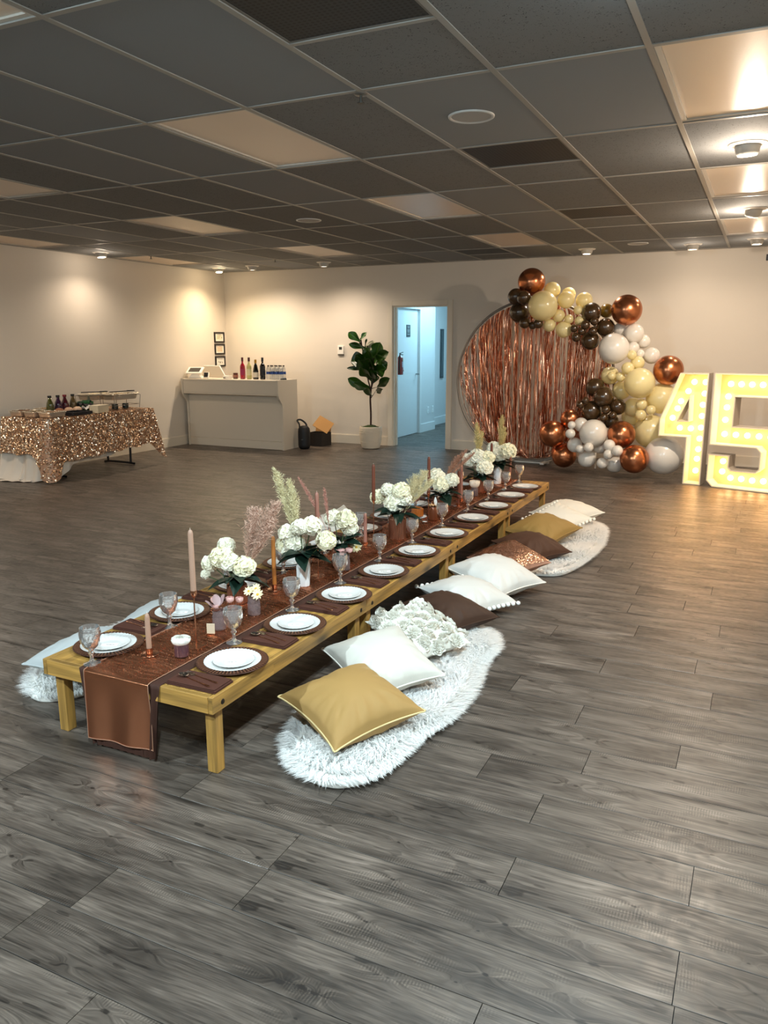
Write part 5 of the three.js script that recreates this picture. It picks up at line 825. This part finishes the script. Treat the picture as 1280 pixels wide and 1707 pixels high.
bunch('white hydrangea bunch in the dark copper pot, second from the far end', [-2.03, -6.02], 0.433, [[-2.107, .572, -6.02, .062], [-1.964, .528, -5.98, .068], [-1.954, .601, -6.02, .060], [-2.032, .616, -5.98, .064]], 10);
bunch('white hydrangea bunch at the far end of the table', [-1.992, -6.42], 0.473, [[-1.978, .589, -6.42, .082], [-1.893, .614, -6.38, .071], [-2.027, .622, -6.42, .067]], 9);
// pampas plumes
function plume(label, base, tips, color, spread) {
  const t = thing('pampas_stem', label, 'dried grass', base), m = std(color, 0.9, { side: THREE.DoubleSide });
  const stems = [], P = [];
  for (const tip of tips) {
    const B = V(0, 0, 0), T = V(tip[0] - base[0], tip[1] - base[1], tip[2] - base[2]), mid = B.clone().lerp(T, 0.5).add(V(0, 0.02, 0)), cv = new THREE.QuadraticBezierCurve3(B, mid, T), L = T.length();
    stems.push(new THREE.TubeGeometry(cv, 12, 0.0014, 5));
    const n = Math.floor(110 + L * 600);
    for (let i = 0; i < n; i++) {
      const f = 0.28 + 0.72 * i / n, p = cv.getPoint(f), tg = cv.getTangent(f), env = Math.sin(Math.PI * clamp((f - 0.22) / 0.82, 0.05, 1)) * spread + spread * 0.25;
      const a = rnd() * 6.2832, o = V(Math.cos(a), rr(-0.2, 0.5), Math.sin(a)), d = tg.clone().multiplyScalar(1.4).add(o).normalize(), len = env * rr(0.5, 1.3);
      const e1 = p.clone().addScaledVector(d, len), w = V(rr(-1, 1), rr(-1, 1), rr(-1, 1)).normalize().multiplyScalar(0.0016);
      P.push(p.x - w.x, p.y - w.y, p.z - w.z, p.x + w.x, p.y + w.y, p.z + w.z, e1.x, e1.y - len * 0.08, e1.z);
      for (let k = 0; k < 5; k++) { const q = p.clone().lerp(e1, 0.3 + 0.16 * k), e2 = q.clone().add(V(rr(-1, 1), rr(-0.6, 1), rr(-1, 1)).multiplyScalar(env * 0.32)); P.push(q.x - w.x, q.y - w.y, q.z - w.z, q.x + w.x, q.y + w.y, q.z + w.z, e2.x, e2.y, e2.z); }
    }
  }
  const g = new THREE.BufferGeometry(); g.setAttribute('position', new THREE.Float32BufferAttribute(P, 3)); g.computeVertexNormals();
  part('stem', merge(stems), std(color, 0.8), t); const pl = part('plume', g, m, t); pl.userData.kind = 'stuff';
}
plume('pink pampas plume in the nearest hydrangea bunch', [-2.10, 0.44, -2.87], [[-1.928, .803, -2.9], [-2.043, .765, -2.9], [-1.985, .70, -2.95]], '#cfa993', 0.06);
plume('cream pampas plume leaning left above the white faceted vase', [-2.01, 0.50, -3.215], [[-2.165, .894, -3.25], [-2.066, .802, -3.25], [-2.10, .84, -3.28]], '#d9cca0', 0.042);
plume('thin pink pampas stem beside the second tall candle', [-2.05, 0.48, -3.6], [[-2.256, .788, -3.62], [-2.094, .741, -3.62]], '#c08a78', 0.018);
plume('cream pampas plume arching right of the ribbed pot', [-1.93, 0.48, -4.32], [[-1.866, .715, -4.5], [-1.90, .69, -4.42], [-1.82, .66, -4.5]], '#d8cb9f', 0.05);
plume('rust pink pampas plume sweeping over the fifth hydrangea bunch', [-2.03, 0.50, -5.2], [[-1.879, .757, -5.3], [-1.919, .717, -5.25], [-1.84, .73, -5.35]], '#b98a70', 0.03);
plume('cream pampas plume standing in the sixth hydrangea bunch', [-2.035, 0.50, -6.0], [[-2.062, .87, -6.05], [-2.02, .80, -6.05]], '#d8c486', 0.04);
plume('cream pampas plume standing in the furthest hydrangea bunch', [-1.98, 0.52, -6.4], [[-1.966, .905, -6.42], [-1.94, .80, -6.42]], '#d8c486', 0.04);
// small blossoms
const rosePetal = (R, a0, w, top, wob) => surf(8, 6, (u, v) => { const e = (u - 0.5) * 2, ph = lerp(2.5, top + 0.35 * e * e, v), rad = R * (1 + 0.10 * Math.pow(v, 4) + 0.03 * Math.sin(u * 7 + wob) * v), a = a0 + e * w * 0.5; return [Math.sin(a) * Math.sin(ph) * rad, Math.cos(ph) * rad, Math.cos(a) * Math.sin(ph) * rad]; });
function roseGeo(r) { const L = []; for (let k = 0; k < 5; k++) for (let i = 0; i < 3 + k; i++) L.push(rosePetal(r * (0.30 + 0.165 * k), i / (3 + k) * 6.2832 + k * 1.3, 2.3 - 0.22 * k, 0.42 + 0.17 * k, i * 2 + k)); L.push(ball(r * 0.24, 0, r * 0.08, 0, 10)); return merge(L); }
function daisyGeo(r) { const L = []; for (let i = 0; i < 16; i++) L.push(petal(r * 0.17, r, 0.3 - 0.25 * (i % 2)).rotateY(i / 16 * 6.2832)); return merge(L); }
const pinkM = phys('#e2b3aa', 0.6, { side: THREE.DoubleSide }), paleRose = phys('#efdcc6', 0.6, { side: THREE.DoubleSide }), whiteRose = phys('#f3efe6', 0.55, { side: THREE.DoubleSide }), creamM = phys('#f4e3b4', 0.6, { side: THREE.DoubleSide }), mauveLeaf = phys('#a98a88', 0.5, { side: THREE.DoubleSide });
const roundLeaf = surf(10, 8, (u, v) => { const s = (u - 0.5) * 2, w = Math.sqrt(Math.max(0, Math.sin(Math.PI * clamp(v * 0.96 + 0.02, 0, 1)))) * 0.020; return [s * w, 0.004 * s * s, v * 0.052]; });
{
  const t = thing('white_rose', 'white artificial rose filling the purple glass cup', 'flower', [-1.947, RUN + 0.064, -2.24]); part('petals', roseGeo(0.037).scale(1, 0.62, 1), whiteRose, t); part('calyx', cyl(0.012, 0.022, 0.022, 0, -0.028, 0, 16), std('#cfcab6', 0.7), t);
  const spray = thing('pink_rose_spray', 'pink roses with mauve leaves in the near bud vase', 'flowers', [-1.995, RUN + 0.07, -2.541]);
  for (const [x, y, z, r] of [[-0.035, 0.05, -0.02, .017], [0.03, 0.055, -0.04, .018], [0.05, 0.045, -0.08, .017], [-0.015, 0.03, 0.0, .013]]) { part('rose', roseGeo(r), pinkM, spray).position.set(x, y, z); }
  for (const [x, y, z, ry, rx] of [[-0.012, 0.022, 0.012, -0.9, -0.75], [0.0, 0.01, 0.015, 1.0, -0.6], [0.0, 0.03, -0.01, 2.6, -1.1], [-0.004, 0.03, 0.0, -2.0, -1.1]]) { const l = part('leaf', roundLeaf, mauveLeaf, spray); l.position.set(x, y, z); l.rotation.set(rx, ry, 0, 'YXZ'); }
  part('stems', merge([rod([0, -0.06, 0], [-0.03, 0.045, -0.02], 0.0014), rod([0, -0.06, 0], [0.028, 0.05, -0.04], 0.0014), rod([0, -0.05, 0], [0.048, 0.04, -0.08], 0.0014)]), std('#6a4a3a', 0.7), spray);
  const dz = thing('daisy_spray', 'cream daisies in the mauve textured glass', 'flowers', [-1.966, RUN + 0.07, -2.755]);
  for (const [x, y, z, r, a] of [[0.03, 0.03, 0.01, .028, 0.6], [-0.025, 0.035, 0.0, .024, -0.5], [0.0, 0.045, -0.02, .024, 0.1]]) { const d = part('daisy', daisyGeo(r), creamM, dz); d.position.set(x, y, z); d.rotation.set(0.8, a, 0); part('centre', ball(r * 0.22, 0, r * 0.08, 0, 10), std('#d7a83a', 0.7), d); }
  part('stems', merge([rod([0, -0.06, 0], [0.028, 0.028, 0.01], 0.0014), rod([0, -0.06, 0], [-0.024, 0.033, 0], 0.0014), rod([0, -0.06, 0], [0, 0.043, -0.02], 0.0014)]), stemM, dz);
  const d3 = thing('daisy_spray', 'cream chrysanthemum leaning out beside the third hydrangea bunch', 'flowers', [-1.95, RUN + 0.08, -3.68]);
  for (const [x, y, z, r, a] of [[0.03, 0.02, 0.02, .034, 0.8], [0.0, 0.045, 0.0, .022, -0.3]]) { const d = part('daisy', daisyGeo(r), creamM, d3); d.position.set(x, y, z); d.rotation.set(0.9, a, 0); part('centre', ball(r * 0.22, 0, r * 0.08, 0, 10), std('#d7a83a', 0.7), d); }
  part('stems', merge([rod([-0.02, -0.02, -0.02], [0.028, 0.018, 0.018], 0.0014), rod([-0.02, -0.02, -0.02], [0, 0.043, 0], 0.0014)]), stemM, d3);
  const pr = thing('pink_rose_spray', 'dusty pink roses in the smoky bud vase', 'flowers', [-1.935, RUN + 0.075, -3.55]);
  for (const [x, y, z, r] of [[-0.02, 0.03, 0, .020], [0.022, 0.035, -0.01, .019], [0.0, 0.022, 0.022, .017]]) part('rose', roseGeo(r), pinkM, pr).position.set(x, y, z);
  for (const a of [0.5, 2.2, 3.9, 5.4]) { const l = part('leaf', roundLeaf, mauveLeaf, pr); l.position.set(0, 0.012, 0); l.rotation.set(-0.5, a, 0, 'YXZ'); }
  part('stems', merge([rod([0, -0.06, 0], [-0.018, 0.028, 0], 0.0014), rod([0, -0.06, 0], [0.02, 0.032, -0.01], 0.0014)]), stemM, pr);
  const ro = thing('pale_rose', 'single round pale rose near the far end of the runner', 'flower', [-1.985, RUN + 0.105, -5.80]); part('petals', roseGeo(0.042), paleRose, ro); part('stems', rod([0, -0.09, 0], [0, 0, 0], 0.002), stemM, ro);
  const td = thing('dried_flower', 'dried tan flower in the brown jar vase', 'flower', [-1.962, RUN + 0.10, -4.874]); part('petals', daisyGeo(0.036), std('#d0a878', 0.8, { side: THREE.DoubleSide }), td); part('side_petal', merge([petal(0.012, 0.06, 0.4).rotateX(-1.0).translate(0.02, 0, 0)]), whiteRose, td); part('stems', rod([0, -0.06, 0], [0, 0, 0], 0.002), stemM, td);
}
// ================================================= fur rugs
function inside(poly, x, z) { let c = false; for (let i = 0, j = poly.length - 1; i < poly.length; j = i++) { const [xi, zi] = poly[i], [xj, zj] = poly[j]; if ((zi > z) !== (zj > z) && x < (xj - xi) * (z - zi) / (zj - zi) + xi) c = !c; } return c; }
function furRug(label, poly, n, len) {
  const t = thing('fur_rug', label, 'rug', [0, 0, 0]);
  const pts = new THREE.CatmullRomCurve3(poly.map(([x, z]) => V(x, 0, z)), true, 'centripetal').getPoints(90).map((p) => [p.x, p.z]);
  const back = extrude(pts.map(([x, z]) => [x, -z]), 0.008, 0.007).rotateX(-Math.PI / 2).translate(0, 0.008, 0);
  part('backing', back, std('#f0ece3', 0.9), t);
  const xs = pts.map((p) => p[0]), zs = pts.map((p) => p[1]), x0 = Math.min(...xs), x1 = Math.max(...xs), z0 = Math.min(...zs), z1 = Math.max(...zs);
  const P = [], N = [], Cc = [], nrm = V(0, 1, 0), cx = (x0 + x1) / 2, cz = (z0 + z1) / 2;
  let made = 0;
  while (made < n) {
    const x = rr(x0, x1), z = rr(z0, z1); if (!inside(pts, x, z)) continue; made++;
    // clumps lean together; near the rim they lean outward
    const cl = 0.012, gx = Math.floor(x / cl), gz = Math.floor(z / cl); const ca = fbm(x * 3 + 9, z * 3, 2) * 9 + hash(gx, gz) * 1.6;
    let dx = Math.cos(ca) * 0.8, dz = Math.sin(ca) * 0.8; const px = (gx + 0.5 + hash(gx + 7, gz) - 0.5) * cl - x, pz = (gz + 0.5 + hash(gx, gz + 9) - 0.5) * cl - z; dx += px * 30; dz += pz * 30;
    const e = 0.05; let ox = 0, oz = 0; for (const [sx, sz] of [[e, 0], [-e, 0], [0, e], [0, -e]]) if (!inside(pts, x + sx, z + sz)) { ox += sx / e; oz += sz / e; } dx += ox * 1.3; dz += oz * 1.3;
    const L = len * rr(0.65, 1.25), h = L * rr(0.42, 0.75) * (ox || oz ? 0.62 : 1), dl = Math.hypot(dx, dz) || 1, run = Math.sqrt(Math.max(0, L * L - h * h)); dx = dx / dl * run; dz = dz / dl * run;
    const w = rr(0.0008, 0.0015), sx = -dz / (run || 1) * w + rr(-1, 1) * w * 0.6, sz = dx / (run || 1) * w + rr(-1, 1) * w * 0.6, tone = rr(0.9, 1);
    const q = [[0, 0.004, 0, 1], [0.36, 0.85, 0.36, 0.9], [1, 0.86, 1, 0]].map(([a, b, c, k]) => [x + dx * a, 0.012 + h * b, z + dz * c, k]);
    for (let i = 0; i < 2; i++) {
      const A = q[i], B = q[i + 1], tri = [[A[0] - sx * A[3], A[1], A[2] - sz * A[3]], [A[0] + sx * A[3], A[1], A[2] + sz * A[3]], [B[0] + sx * B[3], B[1], B[2] + sz * B[3]], [B[0] - sx * B[3], B[1], B[2] - sz * B[3]]];
      for (const k of i < 1 ? [0, 1, 2, 0, 2, 3] : [0, 1, 2]) { P.push(...tri[k]); const ny = 0.8, nx = dx * 0.4 / (len), nz = dz * 0.4 / len, nl = Math.hypot(nx, ny, nz); N.push(nx / nl, ny / nl, nz / nl); Cc.push(tone, tone, tone); }
    }
  }
  const g = new THREE.BufferGeometry(); g.setAttribute('position', new THREE.Float32BufferAttribute(P, 3)); g.setAttribute('normal', new THREE.Float32BufferAttribute(N, 3)); g.setAttribute('color', new THREE.Float32BufferAttribute(Cc, 3));
  const m = part('pile', g, phys('#fdfbf7', 1, { side: THREE.DoubleSide, transmission: 0.3, thickness: 0, vertexColors: true }), t); m.userData.kind = 'stuff';
}
furRug('white shaggy fur rug under the nearest cushions', [[-1.49, -2.27], [-1.36, -2.15], [-1.20, -2.14], [-1.10, -2.28], [-1.08, -2.51], [-1.03, -2.75], [-1.03, -3.06], [-1.08, -3.3], [-1.09, -3.57], [-1.20, -3.75], [-1.40, -3.76], [-1.55, -3.5], [-1.60, -3.0], [-1.58, -2.5]], 150000, 0.055);
furRug('cream shaggy fur rug under the furthest cushions', [[-1.44, -4.93], [-1.2, -4.93], [-1.10, -4.99], [-1.02, -5.3], [-0.99, -5.7], [-1.01, -6.02], [-1.07, -6.38], [-1.18, -6.56], [-1.45, -6.58], [-1.58, -5.8], [-1.57, -5.2]], 85000, 0.055);
furRug('white shaggy fur rug on the floor left of the tables', [[-2.86, -2.26], [-2.68, -2.18], [-2.56, -2.3], [-2.52, -3.0], [-2.56, -3.8], [-2.85, -3.9], [-3.0, -3.2], [-2.98, -2.5]], 55000, 0.055);
// ================================================= cushions
function pillowGeo(w, d, th, sd, wr = 1) {
  const half = (sgn) => surf(44, 44, (u, v) => {
    const a = (u - 0.5) * 2, b = (v - 0.5) * 2, ea = 1 - a * a, eb = 1 - b * b;
    const x = a * w / 2 * (1 - 0.10 * eb * Math.abs(a) + 0.02 * (1 - ea) * (1 - eb)), z = b * d / 2 * (1 - 0.10 * ea * Math.abs(b) + 0.02 * (1 - ea) * (1 - eb));
    const body = Math.pow(Math.max(0, ea), 0.5) * Math.pow(Math.max(0, eb), 0.5);
    const ang = Math.atan2(b, a), rad = Math.sqrt(a * a + b * b);
    const wrinkle = wr * (0.016 * (noise(ang * 4.2 + sd, rad * 2 + sd) - 0.5) + 0.010 * (noise(ang * 10 + sd, rad * 2.5) - 0.5)) * smooth(0.3, 0.95, rad) * Math.pow(ea * eb, 0.3) + wr * 0.013 * (fbm(a * 1.6 + sd, b * 1.6 + sd * 2, 2) - 0.5) * body;
    return [x, sgn * (th / 2 * body + wrinkle * (body > 0 ? 1 : 0)), z * -sgn];
  });
  return merge([half(1), half(-1)]);
}
function piping(w, d, r) {
  const f = (a, b) => V(a * w / 2 * (1 - 0.10 * (1 - b * b) * Math.abs(a) + 0.02 * a * a * b * b), 0, b * d / 2 * (1 - 0.10 * (1 - a * a) * Math.abs(b) + 0.02 * a * a * b * b)), p = [];
  for (let i = 0; i < 16; i++) p.push(f(-1 + i / 8, -1)); for (let i = 0; i < 16; i++) p.push(f(1, -1 + i / 8)); for (let i = 0; i < 16; i++) p.push(f(1 - i / 8, 1)); for (let i = 0; i < 16; i++) p.push(f(-1, 1 - i / 8));
  return tube(p, r, 160, 6, true);
}
const velvet = (c, s = '#ffffff') => phys(c, 0.75, { sheen: 0.5, sheenRoughness: 0.5, sheenColor: new THREE.Color(s) });
const weave = dataTex(256, 256, (x, y) => 110 + ((x >> 1) % 2 ? 30 : 0) + ((y >> 1) % 2 ? 30 : 0) + noise(x / 7, y / 7) * 60, false);
// centre, size (w, d), thickness, normal, direction of the local x axis
function cushion(label, c, w, d, th, n, ux, mat, opt = {}) {
  const t = thing('cushion', label, 'cushion', c);
  const Y = V(...n).normalize(), X = V(...ux); X.addScaledVector(Y, -X.dot(Y)).normalize(); const Z = X.clone().cross(Y);
  t.quaternion.setFromRotationMatrix(new THREE.Matrix4().makeBasis(X, Y, Z));
  const sd = c[2] * 13.7 + 90;
  part('cover', pillowGeo(w, d, th, sd, opt.wrinkle ?? 1), mat, t);
  if (opt.piping) part('piping', piping(w, d, 0.0035), opt.piping, t);
  if (opt.pom) { const pm = ball(0.0125, 0, 0, 0, 12); for (const s of [-1, 1]) for (let i = 0; i < 12; i++) { const a = -1 + 2 * i / 11; const m = part('pompom', pm, opt.pom, t); m.position.set(s * (w / 2 * (1 - 0.10 * (1 - a * a)) + 0.014), 0, a * d / 2 * 1.0); } }
  if (opt.rosettes) {
    const ring = (r, k, y) => surf(40, 3, (u, v) => { const a = u * 6.2832, rad = r * (0.78 + 0.30 * v) + 0.004 * Math.sin(a * 7 + k * 2) * v; return [Math.cos(a) * rad, y + 0.012 * v + 0.004 * Math.sin(a * 9 + k) * v, Math.sin(a) * rad]; });
    const rosette = merge([ring(0.044, 0, 0), ring(0.034, 1, 0.003), ring(0.025, 2, 0.006), ring(0.016, 3, 0.009), ring(0.008, 4, 0.011), ball(0.03, 0, -0.018, 0, 10)]);
    for (let i = 0; i < 5; i++) for (let j = 0; j < 6; j++) {
      const a = (i - 2 + (j % 2 ? 0.25 : -0.25)) / 2.45, b = (j - 2.5) / 2.85, h = th / 2 * Math.pow(Math.max(0.02, 1 - a * a), 0.42) * Math.pow(Math.max(0.02, 1 - b * b), 0.42);
      const m = part('rosette', rosette, opt.rosettes, t); m.position.set(a * w / 2, h - 0.004, b * d / 2); m.rotation.set(b * 0.9, rr(0, 6), -a * 0.9); m.scale.set(0.80, 0.75, 0.80);
    }
  }
  if (opt.sequin) sequins('sequins', t, 11000, 0.0021, opt.sequin, () => { const a = rr(-0.97, 0.97), b = rr(-0.97, 0.97), h = (p, q) => th / 2 * Math.pow(Math.max(0, 1 - p * p), 0.42) * Math.pow(Math.max(0, 1 - q * q), 0.42), e = 0.02, nx = -(h(a + e, b) - h(a - e, b)) / (2 * e * w / 2), nz = -(h(a, b + e) - h(a, b - e)) / (2 * e * d / 2); return [[a * w / 2 * (1 - 0.10 * (1 - b * b) * Math.abs(a)), h(a, b) + 0.002, b * d / 2 * (1 - 0.10 * (1 - a * a) * Math.abs(b))], V(nx, 1, nz).normalize()]; }, 0.3);
  return t;
}
{
  const mustard = velvet('#a07c45', '#ffe2a8'), olive = velvet('#8f7038', '#ffe2a8'), brown = velvet('#351c09', '#6a4420'), brown2 = velvet('#40220d', '#6a4420');
  const linen = std('#cbc5b9', 0.85, { bumpMap: scaled(weave, 6, 6), bumpScale: 0.0005 }), white = std('#cfccc5', 0.85, { bumpMap: scaled(weave, 6, 6), bumpScale: 0.0005 }), cream = std('#d8d1c3', 0.85), ivory = phys('#dedace', 0.6, { side: THREE.DoubleSide }), hem = std('#d8c08a', 0.7), hem2 = std('#e2dccf', 0.8);
  cushion('mustard velvet cushion nearest the camera, on the white fur rug', [-1.345, 0.128, -2.505], 0.40, 0.415, 0.20, [0.10, 0.985, 0.14], [0.879, -0.154, 0.451], mustard, { piping: hem });
  cushion('off-white linen cushion between the mustard and rosette cushions', [-1.40, 0.142, -2.90], 0.40, 0.39, 0.19, [0.143, 0.955, 0.222], [0.80, -0.24, 0.55], linen, { piping: hem2 });
  cushion('ivory cushion covered in fabric rosettes', [-1.40, 0.140, -3.30], 0.37, 0.36, 0.15, [0.24, 0.94, 0.12], [0.88, -0.27, 0.38], ivory, { rosettes: ivory });
  cushion('dark brown velvet cushion behind the rosette cushion', [-1.415, 0.112, -3.70], 0.39, 0.41, 0.17, [0.10, 0.985, 0.06], [0.90, -0.10, 0.42], brown, { piping: brown });
  cushion('white cushion edged with small white pompoms, behind the dark brown one', [-1.415, 0.105, -4.05], 0.39, 0.41, 0.17, [0.17, 0.975, 0.04], [0.90, -0.17, 0.40], white, { pom: std('#f2f0ea', 0.9) });
  cushion('large plain white cushion behind the pompom cushion', [-1.375, 0.118, -4.45], 0.43, 0.43, 0.20, [0.18, 0.97, 0.10], [0.889, -0.229, 0.396], white, { piping: hem2 });
  cushion('rose gold sequin cushion behind the large white cushion', [-1.40, 0.122, -4.80], 0.40, 0.38, 0.15, [0.0, 0.97, 0.22], [0.80, -0.10, 0.60], velvet('#a5765e', '#e0b090'), { sequin: std('#dcb093', 0.3, { metalness: 1 }) });
  cushion('brown velvet cushion between the sequin and olive cushions', [-1.36, 0.118, -5.22], 0.39, 0.39, 0.17, [0.14, 0.985, 0.08], [0.87, -0.15, 0.46], brown2, { piping: brown2 });
  cushion('olive gold velvet cushion in the far group', [-1.395, 0.145, -5.66], 0.41, 0.42, 0.18, [0.04, 0.98, 0.18], [0.926, -0.099, 0.363], olive, { piping: olive });
  cushion('cream tasselled cushion tucked behind the olive gold cushion', [-1.36, 0.155, -6.0], 0.37, 0.38, 0.12, [0.02, 0.94, 0.33], [0.85, -0.15, 0.5], cream, { pom: std('#efe6d6', 0.9) });
  cushion('plain cream cushion at the far end of the right side', [-1.385, 0.122, -6.42], 0.43, 0.43, 0.19, [0.0, 0.99, 0.13], [0.869, -0.047, 0.493], cream, { piping: hem2 });
  const pale = std('#bcbfbd', 0.85, { bumpMap: scaled(weave, 6, 6), bumpScale: 0.0005 });
  cushion('pale grey cushion nearest the camera on the left side of the tables', [-2.64, 0.15, -2.42], 0.40, 0.42, 0.15, [-0.12, 0.98, 0.10], [0.95, -0.2, 0.2], pale, { piping: pale });
  cushion('pale cushion second on the left side, behind the tables', [-2.64, 0.15, -2.92], 0.40, 0.44, 0.15, [-0.12, 0.98, 0.1], [0.95, 0.1, -0.1], pale, { piping: pale });
  cushion('pale cushion leaning up on the left side near the fourth place', [-2.68, 0.155, -4.95], 0.44, 0.44, 0.14, [0.55, 0.82, 0.1], [0.82, -0.55, 0.1], cream, { piping: hem2 });
}

renderer.render(scene, camera);
